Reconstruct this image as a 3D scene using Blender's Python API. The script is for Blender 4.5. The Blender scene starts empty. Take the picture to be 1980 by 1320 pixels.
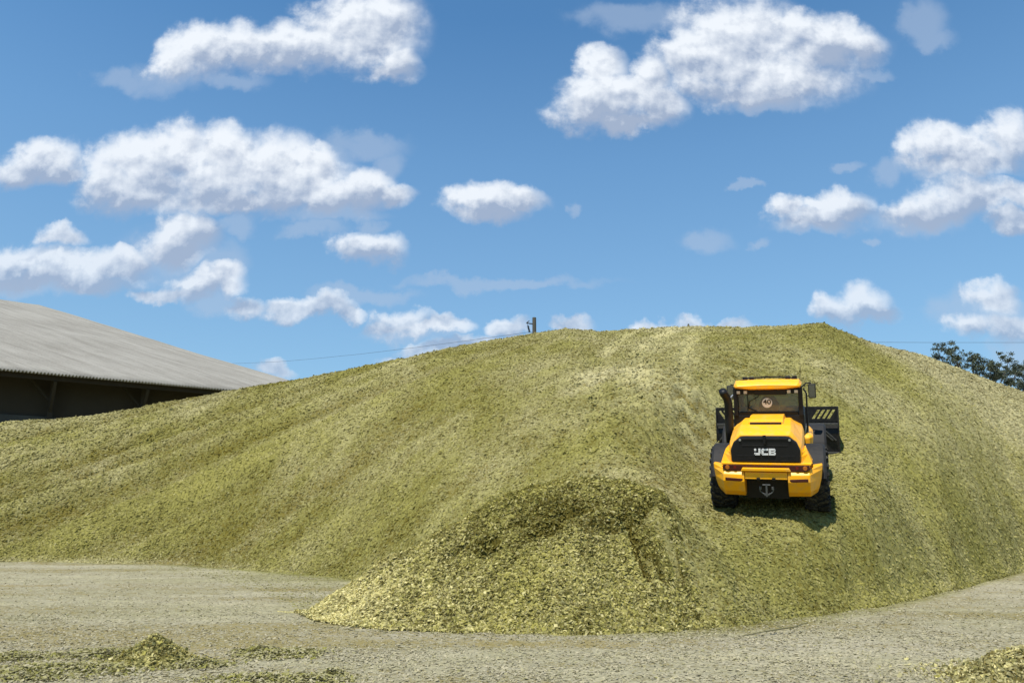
import bpy, bmesh, math, random
import numpy as np
from mathutils import Vector, Matrix, Euler
R_ = math.radians
sc = bpy.context.scene
col = sc.collection

# ------------------------------------------------------------------ camera
EYE = np.array([0.0, 0.0, 1.7])
FPX = 1430.0                                   # focal length of the photograph in its own pixels (1980 wide)
PITCH = math.atan(340 / FPX)
cam = bpy.data.cameras.new('camera')
cam.lens = 36.0 * FPX / 1980.0
cam.sensor_width = 36.0
cam.clip_start = 0.1
cam.clip_end = 8000
camo = bpy.data.objects.new('camera', cam)
col.objects.link(camo)
camo.location = EYE
camo.rotation_euler = (math.pi / 2 + PITCH, 0, 0)
sc.camera = camo

def ray(px, py):
    f = np.array([0, math.cos(PITCH), math.sin(PITCH)])
    u = np.array([0, -math.sin(PITCH), math.cos(PITCH)])
    return f + (px - 990) / FPX * np.array([1.0, 0, 0]) - (py - 660) / FPX * u
def uv(px, py):                                # slopes X/Y and Z/Y of the sight line
    r = ray(px, py)
    return r[0] / r[1], r[2] / r[1]
def at(px, py, Y):                             # the point on that sight line at distance Y
    u, v = uv(px, py)
    return np.array([u * Y, Y, 1.7 + v * Y])
def on_ground(px, py, z=0.0):
    r = ray(px, py)
    return EYE + r * (z - EYE[2]) / r[2]

# ------------------------------------------------------------------ sun, sky, exposure
SUN = Vector((-0.23, -0.42, 0.88)).normalized()
sun = bpy.data.lights.new('sun', 'SUN')
sun.energy = 4.6
sun.angle = R_(0.53)
sun.color = (1.0, 0.955, 0.88)
suno = bpy.data.objects.new('sun', sun)
col.objects.link(suno)
suno.rotation_euler = SUN.to_track_quat('Z', 'Y').to_euler()
sc.view_settings.view_transform = 'Standard'
sc.view_settings.look = 'None'
sc.view_settings.exposure = 0.56
sc.view_settings.gamma = 1.0

world = bpy.data.worlds.new('World')
sc.world = world
world.use_nodes = True
wt = world.node_tree
for n in list(wt.nodes): wt.nodes.remove(n)
def N(t, kind, **kw):
    n = t.nodes.new(kind)
    for k, v in kw.items():
        if k == 'inp':
            for i, val in v.items(): n.inputs[i].default_value = val
        else: setattr(n, k, v)
    return n
def L(t, a, b): t.links.new(a, b)
def M(t, op, a, b=None, c=None, clamp=False):
    n = t.nodes.new('ShaderNodeMath'); n.operation = op; n.use_clamp = clamp
    for i, x in enumerate((a, b, c)):
        if x is None: continue
        if isinstance(x, (int, float)): n.inputs[i].default_value = x
        else: t.links.new(x, n.inputs[i])
    return n.outputs[0]
def VM(t, op, a, b=None, s=None):
    n = t.nodes.new('ShaderNodeVectorMath'); n.operation = op
    for i, x in enumerate((a, b)):
        if x is None: continue
        if isinstance(x, (tuple, list)): n.inputs[i].default_value = x
        else: t.links.new(x, n.inputs[i])
    if s is not None: n.inputs['Scale'].default_value = s
    return n.outputs[0]
def MIX(t, f, a, b, mode='MIX'):
    n = t.nodes.new('ShaderNodeMix'); n.data_type = 'RGBA'; n.blend_type = mode
    for i, x in ((0, f), (6, a), (7, b)):
        if isinstance(x, (int, float)): n.inputs[i].default_value = x
        elif isinstance(x, (tuple, list)): n.inputs[i].default_value = tuple(x) + ((1,) if len(x) == 3 else ())
        else: t.links.new(x, n.inputs[i])
    return n.outputs[2]
def SS(t, x, a, b):                            # smoothstep a..b
    n = t.nodes.new('ShaderNodeMapRange'); n.interpolation_type = 'SMOOTHSTEP'
    t.links.new(x, n.inputs[0]); n.inputs[1].default_value = a; n.inputs[2].default_value = b
    return n.outputs[0]

# cumulus clouds: (x, y, half width, half height) of every billow as seen in the photograph, turned into directions of the sky
BIL = [
 (700,62,108,72),(610,92,85,48),(540,95,75,45),(465,92,70,45),(395,100,70,48),(770,120,42,36),(740,30,60,48),(345,120,45,38),(760,140,50,24),
 (1430,78,118,72),(1390,120,120,58),(1500,150,140,52),(1330,110,60,58),(1590,88,105,45),(1660,88,52,38),(1540,60,80,36),(1450,175,140,28),
 (1190,185,92,50),(1165,130,42,36),(1150,215,80,36),(1250,150,45,40),(1275,210,55,36),(1210,235,90,20),
 (1950,265,52,48),(1820,290,68,44),(1890,300,90,34),(1850,315,90,25),
 (1875,380,80,38),(1770,418,66,28),(1820,400,70,32),(1960,380,60,26),(1960,432,52,26),
 (1520,405,34,26),(1625,398,56,34),(1575,425,74,26),(1590,400,50,20),
 (935,385,62,30),(990,388,50,24),(940,405,70,20),
 (700,484,50,28),(735,488,42,26),
 (80,312,66,40),(50,330,60,28),(110,335,60,24),
 (345,292,62,50),(275,318,80,52),(200,355,60,42),(270,365,110,44),(440,290,72,48),(520,320,85,56),(420,345,110,56),(600,345,70,50),(560,375,120,40),(440,385,120,26),(690,372,70,42),(650,390,80,30),(755,378,46,24),(620,320,36,36),
 (115,455,44,24),(100,463,34,14),
 (35,515,70,34),(120,525,80,40),(210,518,70,38),(255,500,36,26),(60,545,90,22),(170,548,90,20),
 (345,450,42,36),(340,480,50,32),(375,460,40,36),(330,570,75,13),(390,550,66,24),(440,545,36,26),
 (475,596,34,18),(560,600,55,18),(620,598,60,18),(670,606,36,13),
 (775,620,46,22),(745,632,34,14),(865,624,46,15),(820,632,60,12),
 (800,690,50,12),(860,672,70,14),(920,660,50,14),(520,715,44,14),(985,635,34,18),
 (1102,625,36,13),(1265,630,36,13),(1345,625,36,16),(1400,626,50,14),
 (1650,588,60,32),(1610,590,34,24),(1680,605,50,18),
 (1920,575,40,28),(1880,632,42,24),(1940,630,60,28)]
THIN = [(320,150,80,42),(240,155,60,24),(450,162,70,18),(700,276,86,28),(745,310,40,36),(1225,35,130,34),(1785,45,52,48),(1800,75,46,22),(1690,140,42,14),
 (1715,335,42,22),(1375,470,54,26),(1690,475,18,12),(1635,322,34,12),(1450,356,32,9),(1100,400,18,14),(1020,392,40,22),(455,440,42,26),(610,445,66,18),(715,440,34,13),
 (330,490,90,70),(430,520,60,60),(420,590,60,30),(960,545,230,14),(700,570,110,16),(380,390,120,30),(640,420,120,18),(1820,330,110,26),(1560,445,80,18),(1480,200,120,18),(1465,475,22,14),
 (60,560,120,24),(1900,600,110,50),(1750,430,120,30),(1960,700,60,60),(800,640,110,18)]

def blob_group(name, lst, grow=1.0):
    g = bpy.data.node_groups.new(name, 'ShaderNodeTree')
    g.interface.new_socket('P', in_out='INPUT', socket_type='NodeSocketVector')
    g.interface.new_socket('F', in_out='OUTPUT', socket_type='NodeSocketFloat')
    gi = g.nodes.new('NodeGroupInput'); go = g.nodes.new('NodeGroupOutput')
    acc = None
    for (cx, cy, rx, ry) in lst:
        u0, v0 = uv(cx, cy)
        ru = abs(uv(cx + rx, cy)[0] - uv(cx - rx, cy)[0]) / 2 * grow
        rv = abs(uv(cx, cy + ry)[1] - uv(cx, cy - ry)[1]) / 2 * grow
        m = g.nodes.new('ShaderNodeMapping'); m.vector_type = 'TEXTURE'
        m.inputs['Location'].default_value = (u0, v0, 0)
        m.inputs['Scale'].default_value = (ru, rv, 1)
        g.links.new(gi.outputs[0], m.inputs[0])
        s = g.nodes.new('ShaderNodeTexGradient'); s.gradient_type = 'SPHERICAL'
        g.links.new(m.outputs[0], s.inputs[0])
        if acc is None: acc = s.outputs['Fac']
        else:
            q = g.nodes.new('ShaderNodeMath'); q.operation = 'MAXIMUM'
            g.links.new(acc, q.inputs[0]); g.links.new(s.outputs['Fac'], q.inputs[1])
            acc = q.outputs[0]
    g.links.new(acc, go.inputs[0])
    return g
G_B = blob_group('billows', BIL, 1.55)
G_T = blob_group('wisps', THIN, 1.35)

tc = N(wt, 'ShaderNodeTexCoord')
sky = N(wt, 'ShaderNodeTexSky', sky_type='NISHITA')
sky.sun_disc = False
sky.sun_elevation = math.asin(SUN.z)
sky.sun_rotation = math.atan2(SUN.x, SUN.y)
sky.altitude = 0
sky.air_density = 1.0
sky.dust_density = 0.0
sky.ozone_density = 4.0
sx = N(wt, 'ShaderNodeSeparateXYZ'); L(wt, tc.outputs['Generated'], sx.inputs[0])
ysafe = M(wt, 'MAXIMUM', sx.outputs[1], 0.05)
cu = M(wt, 'DIVIDE', sx.outputs[0], ysafe); cv = M(wt, 'DIVIDE', sx.outputs[2], ysafe)
cp = N(wt, 'ShaderNodeCombineXYZ'); L(wt, cu, cp.inputs[0]); L(wt, cv, cp.inputs[1])
P0 = cp.outputs[0]
def warp(vec, scale, amt, detail, rough=0.55):
    n = N(wt, 'ShaderNodeTexNoise', noise_dimensions='2D', inp={'Scale': scale, 'Detail': detail, 'Roughness': rough})
    L(wt, vec, n.inputs['Vector'])
    return VM(wt, 'SCALE', VM(wt, 'SUBTRACT', n.outputs['Color'], (0.5, 0.5, 0.5)), s=amt)
W = VM(wt, 'ADD', VM(wt, 'ADD', P0, warp(P0, 8.0, 0.045, 2)), warp(P0, 20.0, 0.042, 8, 0.60))
def field(vec, grp):
    n = wt.nodes.new('ShaderNodeGroup'); n.node_tree = grp; L(wt, vec, n.inputs[0]); return n.outputs[0]
n1 = N(wt, 'ShaderNodeTexNoise', noise_dimensions='2D', inp={'Scale': 20.0, 'Detail': 7.0, 'Roughness': 0.58}); L(wt, P0, n1.inputs['Vector'])
P1 = VM(wt, 'ADD', P0, (-0.006, 0.012, 0))
n1b = N(wt, 'ShaderNodeTexNoise', noise_dimensions='2D', inp={'Scale': 20.0, 'Detail': 5.0, 'Roughness': 0.55}); L(wt, P1, n1b.inputs['Vector'])
F0 = field(W, G_B)
F1 = field(VM(wt, 'ADD', W, (-0.008, 0.024, 0)), G_B)
F2 = field(VM(wt, 'ADD', W, (0.008, -0.024, 0)), G_B)
T0 = field(W, G_T)
nz = M(wt, 'SUBTRACT', n1.outputs['Fac'], 0.5)
# how much of the cloud lies between this spot and the sun: thick above = grey base, thin above = white top
slope = M(wt, 'SUBTRACT', F2, F1)
D0 = M(wt, 'ADD', M(wt, 'ADD', F0, M(wt, 'MULTIPLY', nz, 0.70)), M(wt, 'MULTIPLY', slope, 0.08))
n4 = N(wt, 'ShaderNodeTexNoise', noise_dimensions='2D', inp={'Scale': 8.0, 'Detail': 4.0, 'Roughness': 0.5}); L(wt, P0, n4.inputs['Vector'])
alpha = SS(wt, D0, 0.0, 0.66)
alpha = M(wt, 'MULTIPLY', alpha, SS(wt, F0, 0.0, 0.22))
thin = M(wt, 'MULTIPLY', M(wt, 'MULTIPLY', SS(wt, M(wt, 'ADD', T0, M(wt, 'MULTIPLY', nz, 0.6)), 0.05, 0.70), SS(wt, T0, 0.0, 0.45)), 0.42)
relief = M(wt, 'SUBTRACT', n1.outputs['Fac'], n1b.outputs['Fac'])
lit = M(wt, 'ADD', M(wt, 'ADD', M(wt, 'ADD', -0.02, M(wt, 'MULTIPLY', n4.outputs['Fac'], 1.15)), M(wt, 'MULTIPLY', slope, 0.95)), M(wt, 'MULTIPLY', relief, 1.8), clamp=True)
ccol = MIX(wt, lit, (0.25, 0.31, 0.42), (0.60, 0.635, 0.68))
tcol = (0.32, 0.39, 0.50)
skyg = N(wt, 'ShaderNodeHueSaturation', inp={'Saturation': 1.14, 'Value': 1.0}); L(wt, sky.outputs[0], skyg.inputs['Color'])
SKYS = 0.124
hz = N(wt, 'ShaderNodeMapRange', inp={1: 0.15, 2: 0.45, 3: 0.80, 4: 0.98}); sxz = N(wt, 'ShaderNodeSeparateXYZ'); L(wt, tc.outputs['Generated'], sxz.inputs[0]); L(wt, sxz.outputs[2], hz.inputs[0])
skyn = N(wt, 'ShaderNodeVectorMath', operation='SCALE'); L(wt, skyg.outputs[0], skyn.inputs[0]); L(wt, M(wt, 'MULTIPLY', hz.outputs[0], SKYS), skyn.inputs['Scale'])
haze_f = N(wt, 'ShaderNodeMapRange', inp={1: 0.12, 2: 0.60, 3: 0.48, 4: 0.0}); L(wt, sxz.outputs[2], haze_f.inputs[0])
skyb = MIX(wt, haze_f.outputs[0], MIX(wt, 1.0, skyn.outputs[0], (0.93, 1.05, 0.97), 'MULTIPLY'), (0.235, 0.365, 0.515))
front = SS(wt, sx.outputs[1], 0.06, 0.25)
c1 = MIX(wt, M(wt, 'MULTIPLY', thin, front), skyb, tcol)
lowf = N(wt, 'ShaderNodeMapRange', inp={1: 0.22, 2: 0.45, 3: 0.74, 4: 1.0}); L(wt, sx.outputs[2], lowf.inputs[0])
c2 = MIX(wt, M(wt, 'MULTIPLY', M(wt, 'MULTIPLY', alpha, front), lowf.outputs[0]), c1, ccol)
bg = N(wt, 'ShaderNodeBackground', inp={'Strength': 1.0}); L(wt, c2, bg.inputs['Color'])
wo = N(wt, 'ShaderNodeOutputWorld'); L(wt, bg.outputs[0], wo.inputs['Surface'])
world.cycles.sampling_method = 'MANUAL'
world.cycles.sample_map_resolution = 512

# ------------------------------------------------------------------ helpers
def tag(o, label=None, cat=None, group=None, kind=None):
    if label: o['label'] = label
    if cat: o['category'] = cat
    if group: o['group'] = group
    if kind: o['kind'] = kind
    return o
def mesh_np(name, co, faces_flat, nper, mat, attrs=None, parent=None, smooth=False):
    me = bpy.data.meshes.new(name)
    co = np.asarray(co, dtype=np.float32)
    nf = len(faces_flat) // nper
    me.vertices.add(len(co)); me.vertices.foreach_set('co', co.ravel())
    me.loops.add(len(faces_flat)); me.loops.foreach_set('vertex_index', np.asarray(faces_flat, dtype=np.int32))
    me.polygons.add(nf)
    me.polygons.foreach_set('loop_start', np.arange(0, nf * nper, nper, dtype=np.int32))
    if smooth: me.polygons.foreach_set('use_smooth', np.ones(nf, dtype=bool))
    me.update(calc_edges=True)
    for k, a in (attrs or {}).items():
        at_ = me.attributes.new(k, 'FLOAT', 'POINT'); at_.data.foreach_set('value', np.asarray(a, dtype=np.float32))
    me.materials.append(mat)
    o = bpy.data.objects.new(name, me); col.objects.link(o)
    if parent: o.parent = parent
    return o
rng = np.random.default_rng(11)
def hash2(ix, iy, seed):
    h = (ix.astype(np.int64) * 374761393 + iy.astype(np.int64) * 668265263 + seed * 974711) & 0xffffffff
    h = ((h ^ (h >> 13)) * 1274126177) & 0xffffffff
    h = h ^ (h >> 16)
    return (h & 0xffffff) / float(0xffffff)
def vn(x, y, seed=0):
    ix = np.floor(x); iy = np.floor(y); fx = x - ix; fy = y - iy
    fx = fx * fx * (3 - 2 * fx); fy = fy * fy * (3 - 2 * fy)
    a = hash2(ix, iy, seed); b = hash2(ix + 1, iy, seed); c = hash2(ix, iy + 1, seed); d = hash2(ix + 1, iy + 1, seed)
    return (a * (1 - fx) + b * fx) * (1 - fy) + (c * (1 - fx) + d * fx) * fy
def fbm(x, y, seed=0, octv=4, gain=0.5):
    s = 0; a = 1; t = 0
    for i in range(octv):
        s = s + a * vn(x * 2 ** i + 13.7 * i, y * 2 ** i - 7.1 * i, seed + i); t += a; a *= gain
    return s / t - 0.5
def sst(x, a, b):
    t = np.clip((x - a) / (b - a), 0, 1); return t * t * (3 - 2 * t)

def mat_new(name):
    m = bpy.data.materials.new(name); m.use_nodes = True
    t = m.node_tree; b = t.nodes['Principled BSDF']
    return m, t, b
def simple(name, c, rough=0.5, metal=0.0, spec=0.5, var=0.12, scale=6.0, bump=0.0, coat=0.0, dust=0.0):
    m, t, b = mat_new(name)
    tcn = N(t, 'ShaderNodeTexCoord')
    n = N(t, 'ShaderNodeTexNoise', inp={'Scale': scale, 'Detail': 5.0, 'Roughness': 0.6}); L(t, tcn.outputs['Object'], n.inputs['Vector'])
    lo = tuple(x * (1 - var) for x in c); hi = tuple(min(1, x * (1 + var)) for x in c)
    cc = MIX(t, n.outputs['Fac'], lo, hi)
    if dust:
        g = N(t, 'ShaderNodeNewGeometry'); sp = N(t, 'ShaderNodeSeparateXYZ'); L(t, g.outputs['Normal'], sp.inputs[0])
        n2 = N(t, 'ShaderNodeTexNoise', inp={'Scale': scale * 2.5, 'Detail': 6.0}); L(t, tcn.outputs['Object'], n2.inputs['Vector'])
        f = M(t, 'MULTIPLY', SS(t, n2.outputs['Fac'], 0.42, 0.72), dust)
        cc = MIX(t, f, cc, (0.30, 0.27, 0.17))
    L(t, cc, b.inputs['Base Color'])
    b.inputs['Roughness'].default_value = rough; b.inputs['Metallic'].default_value = metal
    b.inputs['Specular IOR Level'].default_value = spec; b.inputs['Coat Weight'].default_value = coat
    if bump:
        bn = N(t, 'ShaderNodeBump', inp={'Strength': bump, 'Distance': 0.02}); L(t, n.outputs['Fac'], bn.inputs['Height']); L(t, bn.outputs[0], b.inputs['Normal'])
    return m

# chopped maize: green to straw, driven by the dry / tone attributes and a fine mosaic of chips
def silage_mat(name, green, straw, chips_dark=0.45, chips_light=1.7, trans=0.22):
    m, t, b = mat_new(name)
    tcn = N(t, 'ShaderNodeTexCoord'); P = tcn.outputs['Object']
    ad = N(t, 'ShaderNodeAttribute', attribute_name='dry'); at_ = N(t, 'ShaderNodeAttribute', attribute_name='tone')
    base = MIX(t, ad.outputs['Fac'], green, straw)
    wv = VM(t, 'ADD', P, VM(t, 'SCALE', N(t, 'ShaderNodeTexNoise', inp={'Scale': 9.0, 'Detail': 2.0}).outputs['Color'], s=0.12))
    v1 = N(t, 'ShaderNodeTexVoronoi', inp={'Scale': 13.0}); L(t, wv, v1.inputs['Vector'])
    v2 = N(t, 'ShaderNodeTexVoronoi', inp={'Scale': 31.0}); L(t, wv, v2.inputs['Vector'])
    s1 = N(t, 'ShaderNodeSeparateXYZ'); L(t, v1.outputs['Color'], s1.inputs[0])
    s2 = N(t, 'ShaderNodeSeparateXYZ'); L(t, v2.outputs['Color'], s2.inputs[0])
    mo = M(t, 'ADD', M(t, 'MULTIPLY', s1.outputs[0], 0.5), M(t, 'MULTIPLY', s2.outputs[0], 0.5))
    n3 = N(t, 'ShaderNodeTexNoise', inp={'Scale': 1.3, 'Detail': 6.0, 'Roughness': 0.65}); L(t, P, n3.inputs['Vector'])
    k = M(t, 'ADD', M(t, 'ADD', mo, M(t, 'MULTIPLY', M(t, 'SUBTRACT', n3.outputs['Fac'], 0.5), 0.9)), M(t, 'MULTIPLY', at_.outputs['Fac'], 1.0))
    rp = N(t, 'ShaderNodeValToRGB'); L(t, k, rp.inputs[0])
    e = rp.color_ramp.elements
    e[0].position = 0.05; e[0].color = (chips_dark * 1.12, chips_dark, chips_dark * 0.62, 1)
    e[1].position = 0.95; e[1].color = (chips_light, chips_light * 0.98, chips_light * 0.9, 1)
    e2 = rp.color_ramp.elements.new(0.5); e2.color = (1, 1, 1, 1)
    cc = MIX(t, 1.0, base, rp.outputs[0], 'MULTIPLY')
    L(t, cc, b.inputs['Base Color'])
    b.inputs['Roughness'].default_value = 0.85; b.inputs['Specular IOR Level'].default_value = 0.05
    bn = N(t, 'ShaderNodeBump', inp={'Strength': 0.35, 'Distance': 0.03}); L(t, mo, bn.inputs['Height']); L(t, bn.outputs[0], b.inputs['Normal'])
    tr = N(t, 'ShaderNodeBsdfTranslucent'); L(t, cc, tr.inputs['Color'])
    mx = N(t, 'ShaderNodeMixShader', inp={0: trans}); L(t, b.outputs[0], mx.inputs[1]); L(t, tr.outputs[0], mx.inputs[2])
    L(t, mx.outputs[0], t.nodes['Material Output'].inputs['Surface'])
    return m
M_heap = silage_mat('chopped_maize', (0.210, 0.196, 0.058), (0.345, 0.315, 0.175), 0.66, 1.45, 0.28)
M_pile = silage_mat('fresh_chopped_maize', (0.214, 0.198, 0.058), (0.45, 0.41, 0.22), 0.48, 1.75, 0.35)
M_ground = silage_mat('dusty_yard', (0.17, 0.165, 0.045), (0.310, 0.283, 0.202), 0.78, 1.35)

# ------------------------------------------------------------------ the loader's stance (needed by the heap)
LYAW, LPITCH, LROLL = R_(-22.5), R_(15.0), R_(2.5)
LM = Matrix.Rotation(LYAW, 4, 'Z') @ Matrix.Rotation(LPITCH, 4, 'X') @ Matrix.Rotation(LROLL, 4, 'Y')
f_ = np.array([0, math.cos(PITCH), math.sin(PITCH)])
LP = EYE + ray(1491, 982) * 16.9
LM = Matrix.Translation(Vector(LP)) @ LM
Lx = np.array(LM.to_3x3().col[0]); Ly = np.array(LM.to_3x3().col[1]); Lz = np.array(LM.to_3x3().col[2])

# outline and body of the tipped load in front of the heap
HOLLOWS = []
P2 = [(560,1192),(600,1182),(640,1155),(700,1112),(750,1082),(800,1056),(850,1028),(900,1002),(950,972),(1000,950),(1050,937),(1110,929),(1160,925),(1210,928),(1250,936),(1285,950),(1305,975),(1325,1008),(1350,1046),(1368,1078),(1392,1112),(1418,1160),(1430,1215),(1440,1240),(1480,1260)]
p2 = np.array([uv(*p) for p in P2])
def pile_YC(u): return np.interp(u, [-0.3, -0.26, -0.2, -0.1, 0.0, 0.12, 0.2, 0.28, 0.36], [14.9, 15.0, 15.0, 14.8, 14.6, 14.5, 14.3, 14.0, 13.6])
def pile_YB(u): return np.interp(u, [-0.3, -0.275, -0.25, -0.21, -0.15, -0.07, 0.007, 0.1, 0.19, 0.29, 0.36], [14.8, 14.6, 13.4, 12.75, 12.35, 12.15, 12.02, 12.0, 12.15, 12.9, 13.4]) + 0.25 * fbm(u * 30, u * 0, 91, 3)
def pile_z(X, Y, full=True):
    u = X / Y; b = pile_YB(u); c = pile_YC(u)
    vv = np.interp(u, p2[:, 0], p2[:, 1], left=-0.14, right=-0.14)
    h = 1.7 + vv * c
    t = (Y - b) / np.maximum(c - b, 0.3)
    tt = np.clip(t, -0.3, 1)
    g = tt * (1 - 0.12 * np.sin(np.pi * np.clip(tt, 0, 1))) + 0.10 * np.sin(np.pi * np.clip(tt, 0, 1)) * sst(u, -0.1, 0.1)
    wr = sst(u, 0.0, 0.17)
    pln = np.maximum(0.72, h / np.maximum(c - b, 0.3) * 1.04) * (Y - b)
    kq = 0.30; dq = np.clip(1 - np.abs(pln - h) / kq, 0, 1)
    z = h * g * (1 - wr) + (np.minimum(pln, h) - dq * dq * kq * 0.25) * wr
    over = np.clip(Y - c, 0, None)
    z = np.where(t > 1, z - 0.75 * over ** 2 / (0.6 + over), z)
    if full:
        amp = sst(t, -0.02, 0.15) * (0.35 + 0.65 * sst(h, 0.2, 1.2))
        z = z + amp * (0.30 * fbm(X * 1.1, Y * 1.1, 101, 3) + 0.20 * fbm(X * 4, Y * 4, 105, 3) + 0.12 * fbm(X * 11, Y * 11, 108, 2))
        # hollows where clods broke away on the right shoulder and below the brow
        for (cx, cy, rx, ry, dep, sl) in HOLLOWS:
            e = ((X - cx - sl * (Y - cy)) / rx + 0.5 * fbm(X * 3, Y * 3, 131, 2)) ** 2 + ((Y - cy) / ry) ** 2
            z = z - 1.7 * dep * np.exp(-e * e)
    return z, t, u
# ------------------------------------------------------------------ the big silage heap
CREST = [(0,818),(100,812),(200,800),(330,776),(440,755),(560,735),(690,712),(760,694),(850,677),(950,659),(1030,646),(1090,634),(1160,640),(1230,636),(1330,630),(1400,632),(1500,631),(1560,627),(1595,626),(1635,642),(1690,664),(1740,676),(1790,688),(1840,706),(1900,730),(1980,757)]
cr = np.array([uv(*p) for p in CREST])
cr_u = np.concatenate([[-1.5, -1.1, -0.85], cr[:, 0], [0.85, 1.1, 1.5]])
cr_v = np.concatenate([[0.02, 0.06, 0.105], cr[:, 1], [0.125, 0.07, 0.02]])
def crest_v(u): return np.interp(u, cr_u, cr_v)
def crest_Y(u): return np.interp(u, [-1.5, -0.69, -0.39, -0.2, 0, 0.43, 0.7, 1.5], [42, 41, 42, 40.5, 38.5, 37, 37, 40])
def base_Y(u, Yq=None):
    y = np.interp(u, [-1.5, -0.9, -0.667, -0.57, -0.463, -0.37, -0.247, -0.1, 0.05, 0.13, 0.20, 0.25, 0.297, 0.337, 0.40, 0.47, 0.572, 0.663, 0.8, 1.1, 1.5],
                  [38, 32.5, 30.6, 30.4, 29.6, 27.2, 23.7, 18.5, 15.0, 13.3, 12.6, 12.6, 12.85, 13.55, 14.3, 15.5, 18.75, 24.87, 29, 34, 37])
    nz_ = (1.1 * fbm(u * 14, u * 0 + 3.3, 5, 4)) * sst(np.abs(u - 0.24), 0.08, 0.2) + 0.12 * fbm(u * 40, u * 0 + 1.3, 6, 3)
    return y + (nz_ if Yq is None else nz_ * np.exp(-(np.clip(Yq - y, 0, None) / 1.6) ** 2))
def heap_z(X, Y, full=True):
    u = X / Y
    b = base_Y(u, Y); c = crest_Y(u)
    h = 1.7 + crest_v(u) * c
    t = (Y - b) / (c - b)
    tt = np.clip(t, -0.2, 1)
    g = tt + 0.09 * np.sin(np.pi * np.clip(tt, 0, 1))
    toe = 1 - np.exp(-np.clip(tt, 0, None) / 0.045)
    g = np.where(tt > 0, g * (1 - (1 - toe) * np.where(u < 0.1, 0.35 * (1 - sst(u, -0.1, 0.05)), sst(u, 0.36, 0.50))), g)
    z = h * g
    over = np.clip(Y - c, 0, None)
    z = z + np.where(t > 1, 0.10 * over - 0.045 * over ** 2 * (over < 5) - (over >= 5) * (0.35 * (over - 5) + 1.125), 0)
    # firm level patch the loader stands on
    rel = np.stack([X - LP[0], Y - LP[1]], -1)
    pz = LP[2] - (Lz[0] * rel[..., 0] + Lz[1] * rel[..., 1]) / Lz[2] + 0.08
    lxy = rel[..., 0] * Ly[0] + rel[..., 1] * Ly[1]; lxx = rel[..., 0] * Lx[0] + rel[..., 1] * Lx[1]
    d = np.sqrt((lxx / 2.6) ** 2 + ((lxy - 1.8) / 4.2) ** 2)
    k = (1 - sst(d, 0.62, 1.45)) * sst(t, 0.0, 0.12)
    z = z * (1 - k) + pz * k
    for sg in (-1.0, 1.0):
        q = np.exp(-((lxx - sg) / 0.27) ** 4) * sst(lxy, -3.6, -0.6) * (1 - sst(lxy, 3.2, 4.0))
        z = z - q * (0.06 - 0.03 * np.sin(lxy * 2 * np.pi / 0.42 + np.abs(lxx - sg) * 6)) + 0.05 * np.exp(-((np.abs(lxx - sg) - 0.36) / 0.09) ** 2) * sst(lxy, -3.6, -0.6) * (1 - sst(lxy, 3.2, 4.0))
    ins = (u > 0.10) & (u < 0.43) & (Y < 17)
    if ins.any():
        ph = pile_z(X, Y, False)[0] - 0.04
        wgt = sst(u, 0.12, 0.20) * (1 - sst(u, 0.36, 0.42)) * (1 - sst(Y, 15, 17)) * sst(t, -0.003, 0.04)
        kk = 1.1; dlt = np.clip(1 - np.abs(z - ph) / kk, 0, 1)
        sm = np.maximum(z, ph) + dlt * dlt * kk * 0.25
        z = np.where(ins, z * (1 - wgt) + sm * wgt, z)
    if full:
        amp = sst(t, -0.02, 0.10)
        rough = ((0.12 * fbm(X * 0.45, Y * 0.45, 21, 3) + 0.11 * fbm(X * 1.7, Y * 1.7, 31, 3)) * (1 - 0.65 * sst(u, 0.36, 0.5)) + 0.11 * (fbm(X * 6.0, Y * 5.0, 41, 2) ) + 0.060 * fbm(X * 15, Y * 13, 47, 2))
        z = z + amp * rough * (1 - 0.75 * k * (d < 1.6))
        # driving bands on the left flank, running up and to the right
        s = t - 1.05 * u + 0.05 * fbm(u * 6, t * 3, 51, 2)
        band = fbm(s * 16, u * 1.5, 61, 3)
        z = z + 1.0 * amp * band * sst(-u, -0.02, 0.2) * sst(1.05 - t, 0, 0.15)
        # wheel ruts going up the face, with cleat marks
        for i, (a0, a1, a2, w) in enumerate([(0.245, -0.25, 0.30, 1), (0.30, -0.30, 0.25, .8), (0.17, -0.08, 0.12, .8), (0.385, -0.16, 0.2, .5), (0.10, 0.06, 0.05, .7)]):
            cu_ = a0 + a1 * t + a2 * t * t
            for sgn in (-0.95, 0.95):
                dx = (u - cu_) * Y - sgn
                wdt = np.exp(-(dx / 0.30) ** 4)
                lug = np.sin((Y + np.abs(dx) * 0.9 * 1) * 2 * np.pi / 0.78)
                z = z + amp * w * wdt * (-0.08 + 0.11 * lug) * (1 - k) * sst(t, 0.1, 0.3)
    return z, t, u

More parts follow.
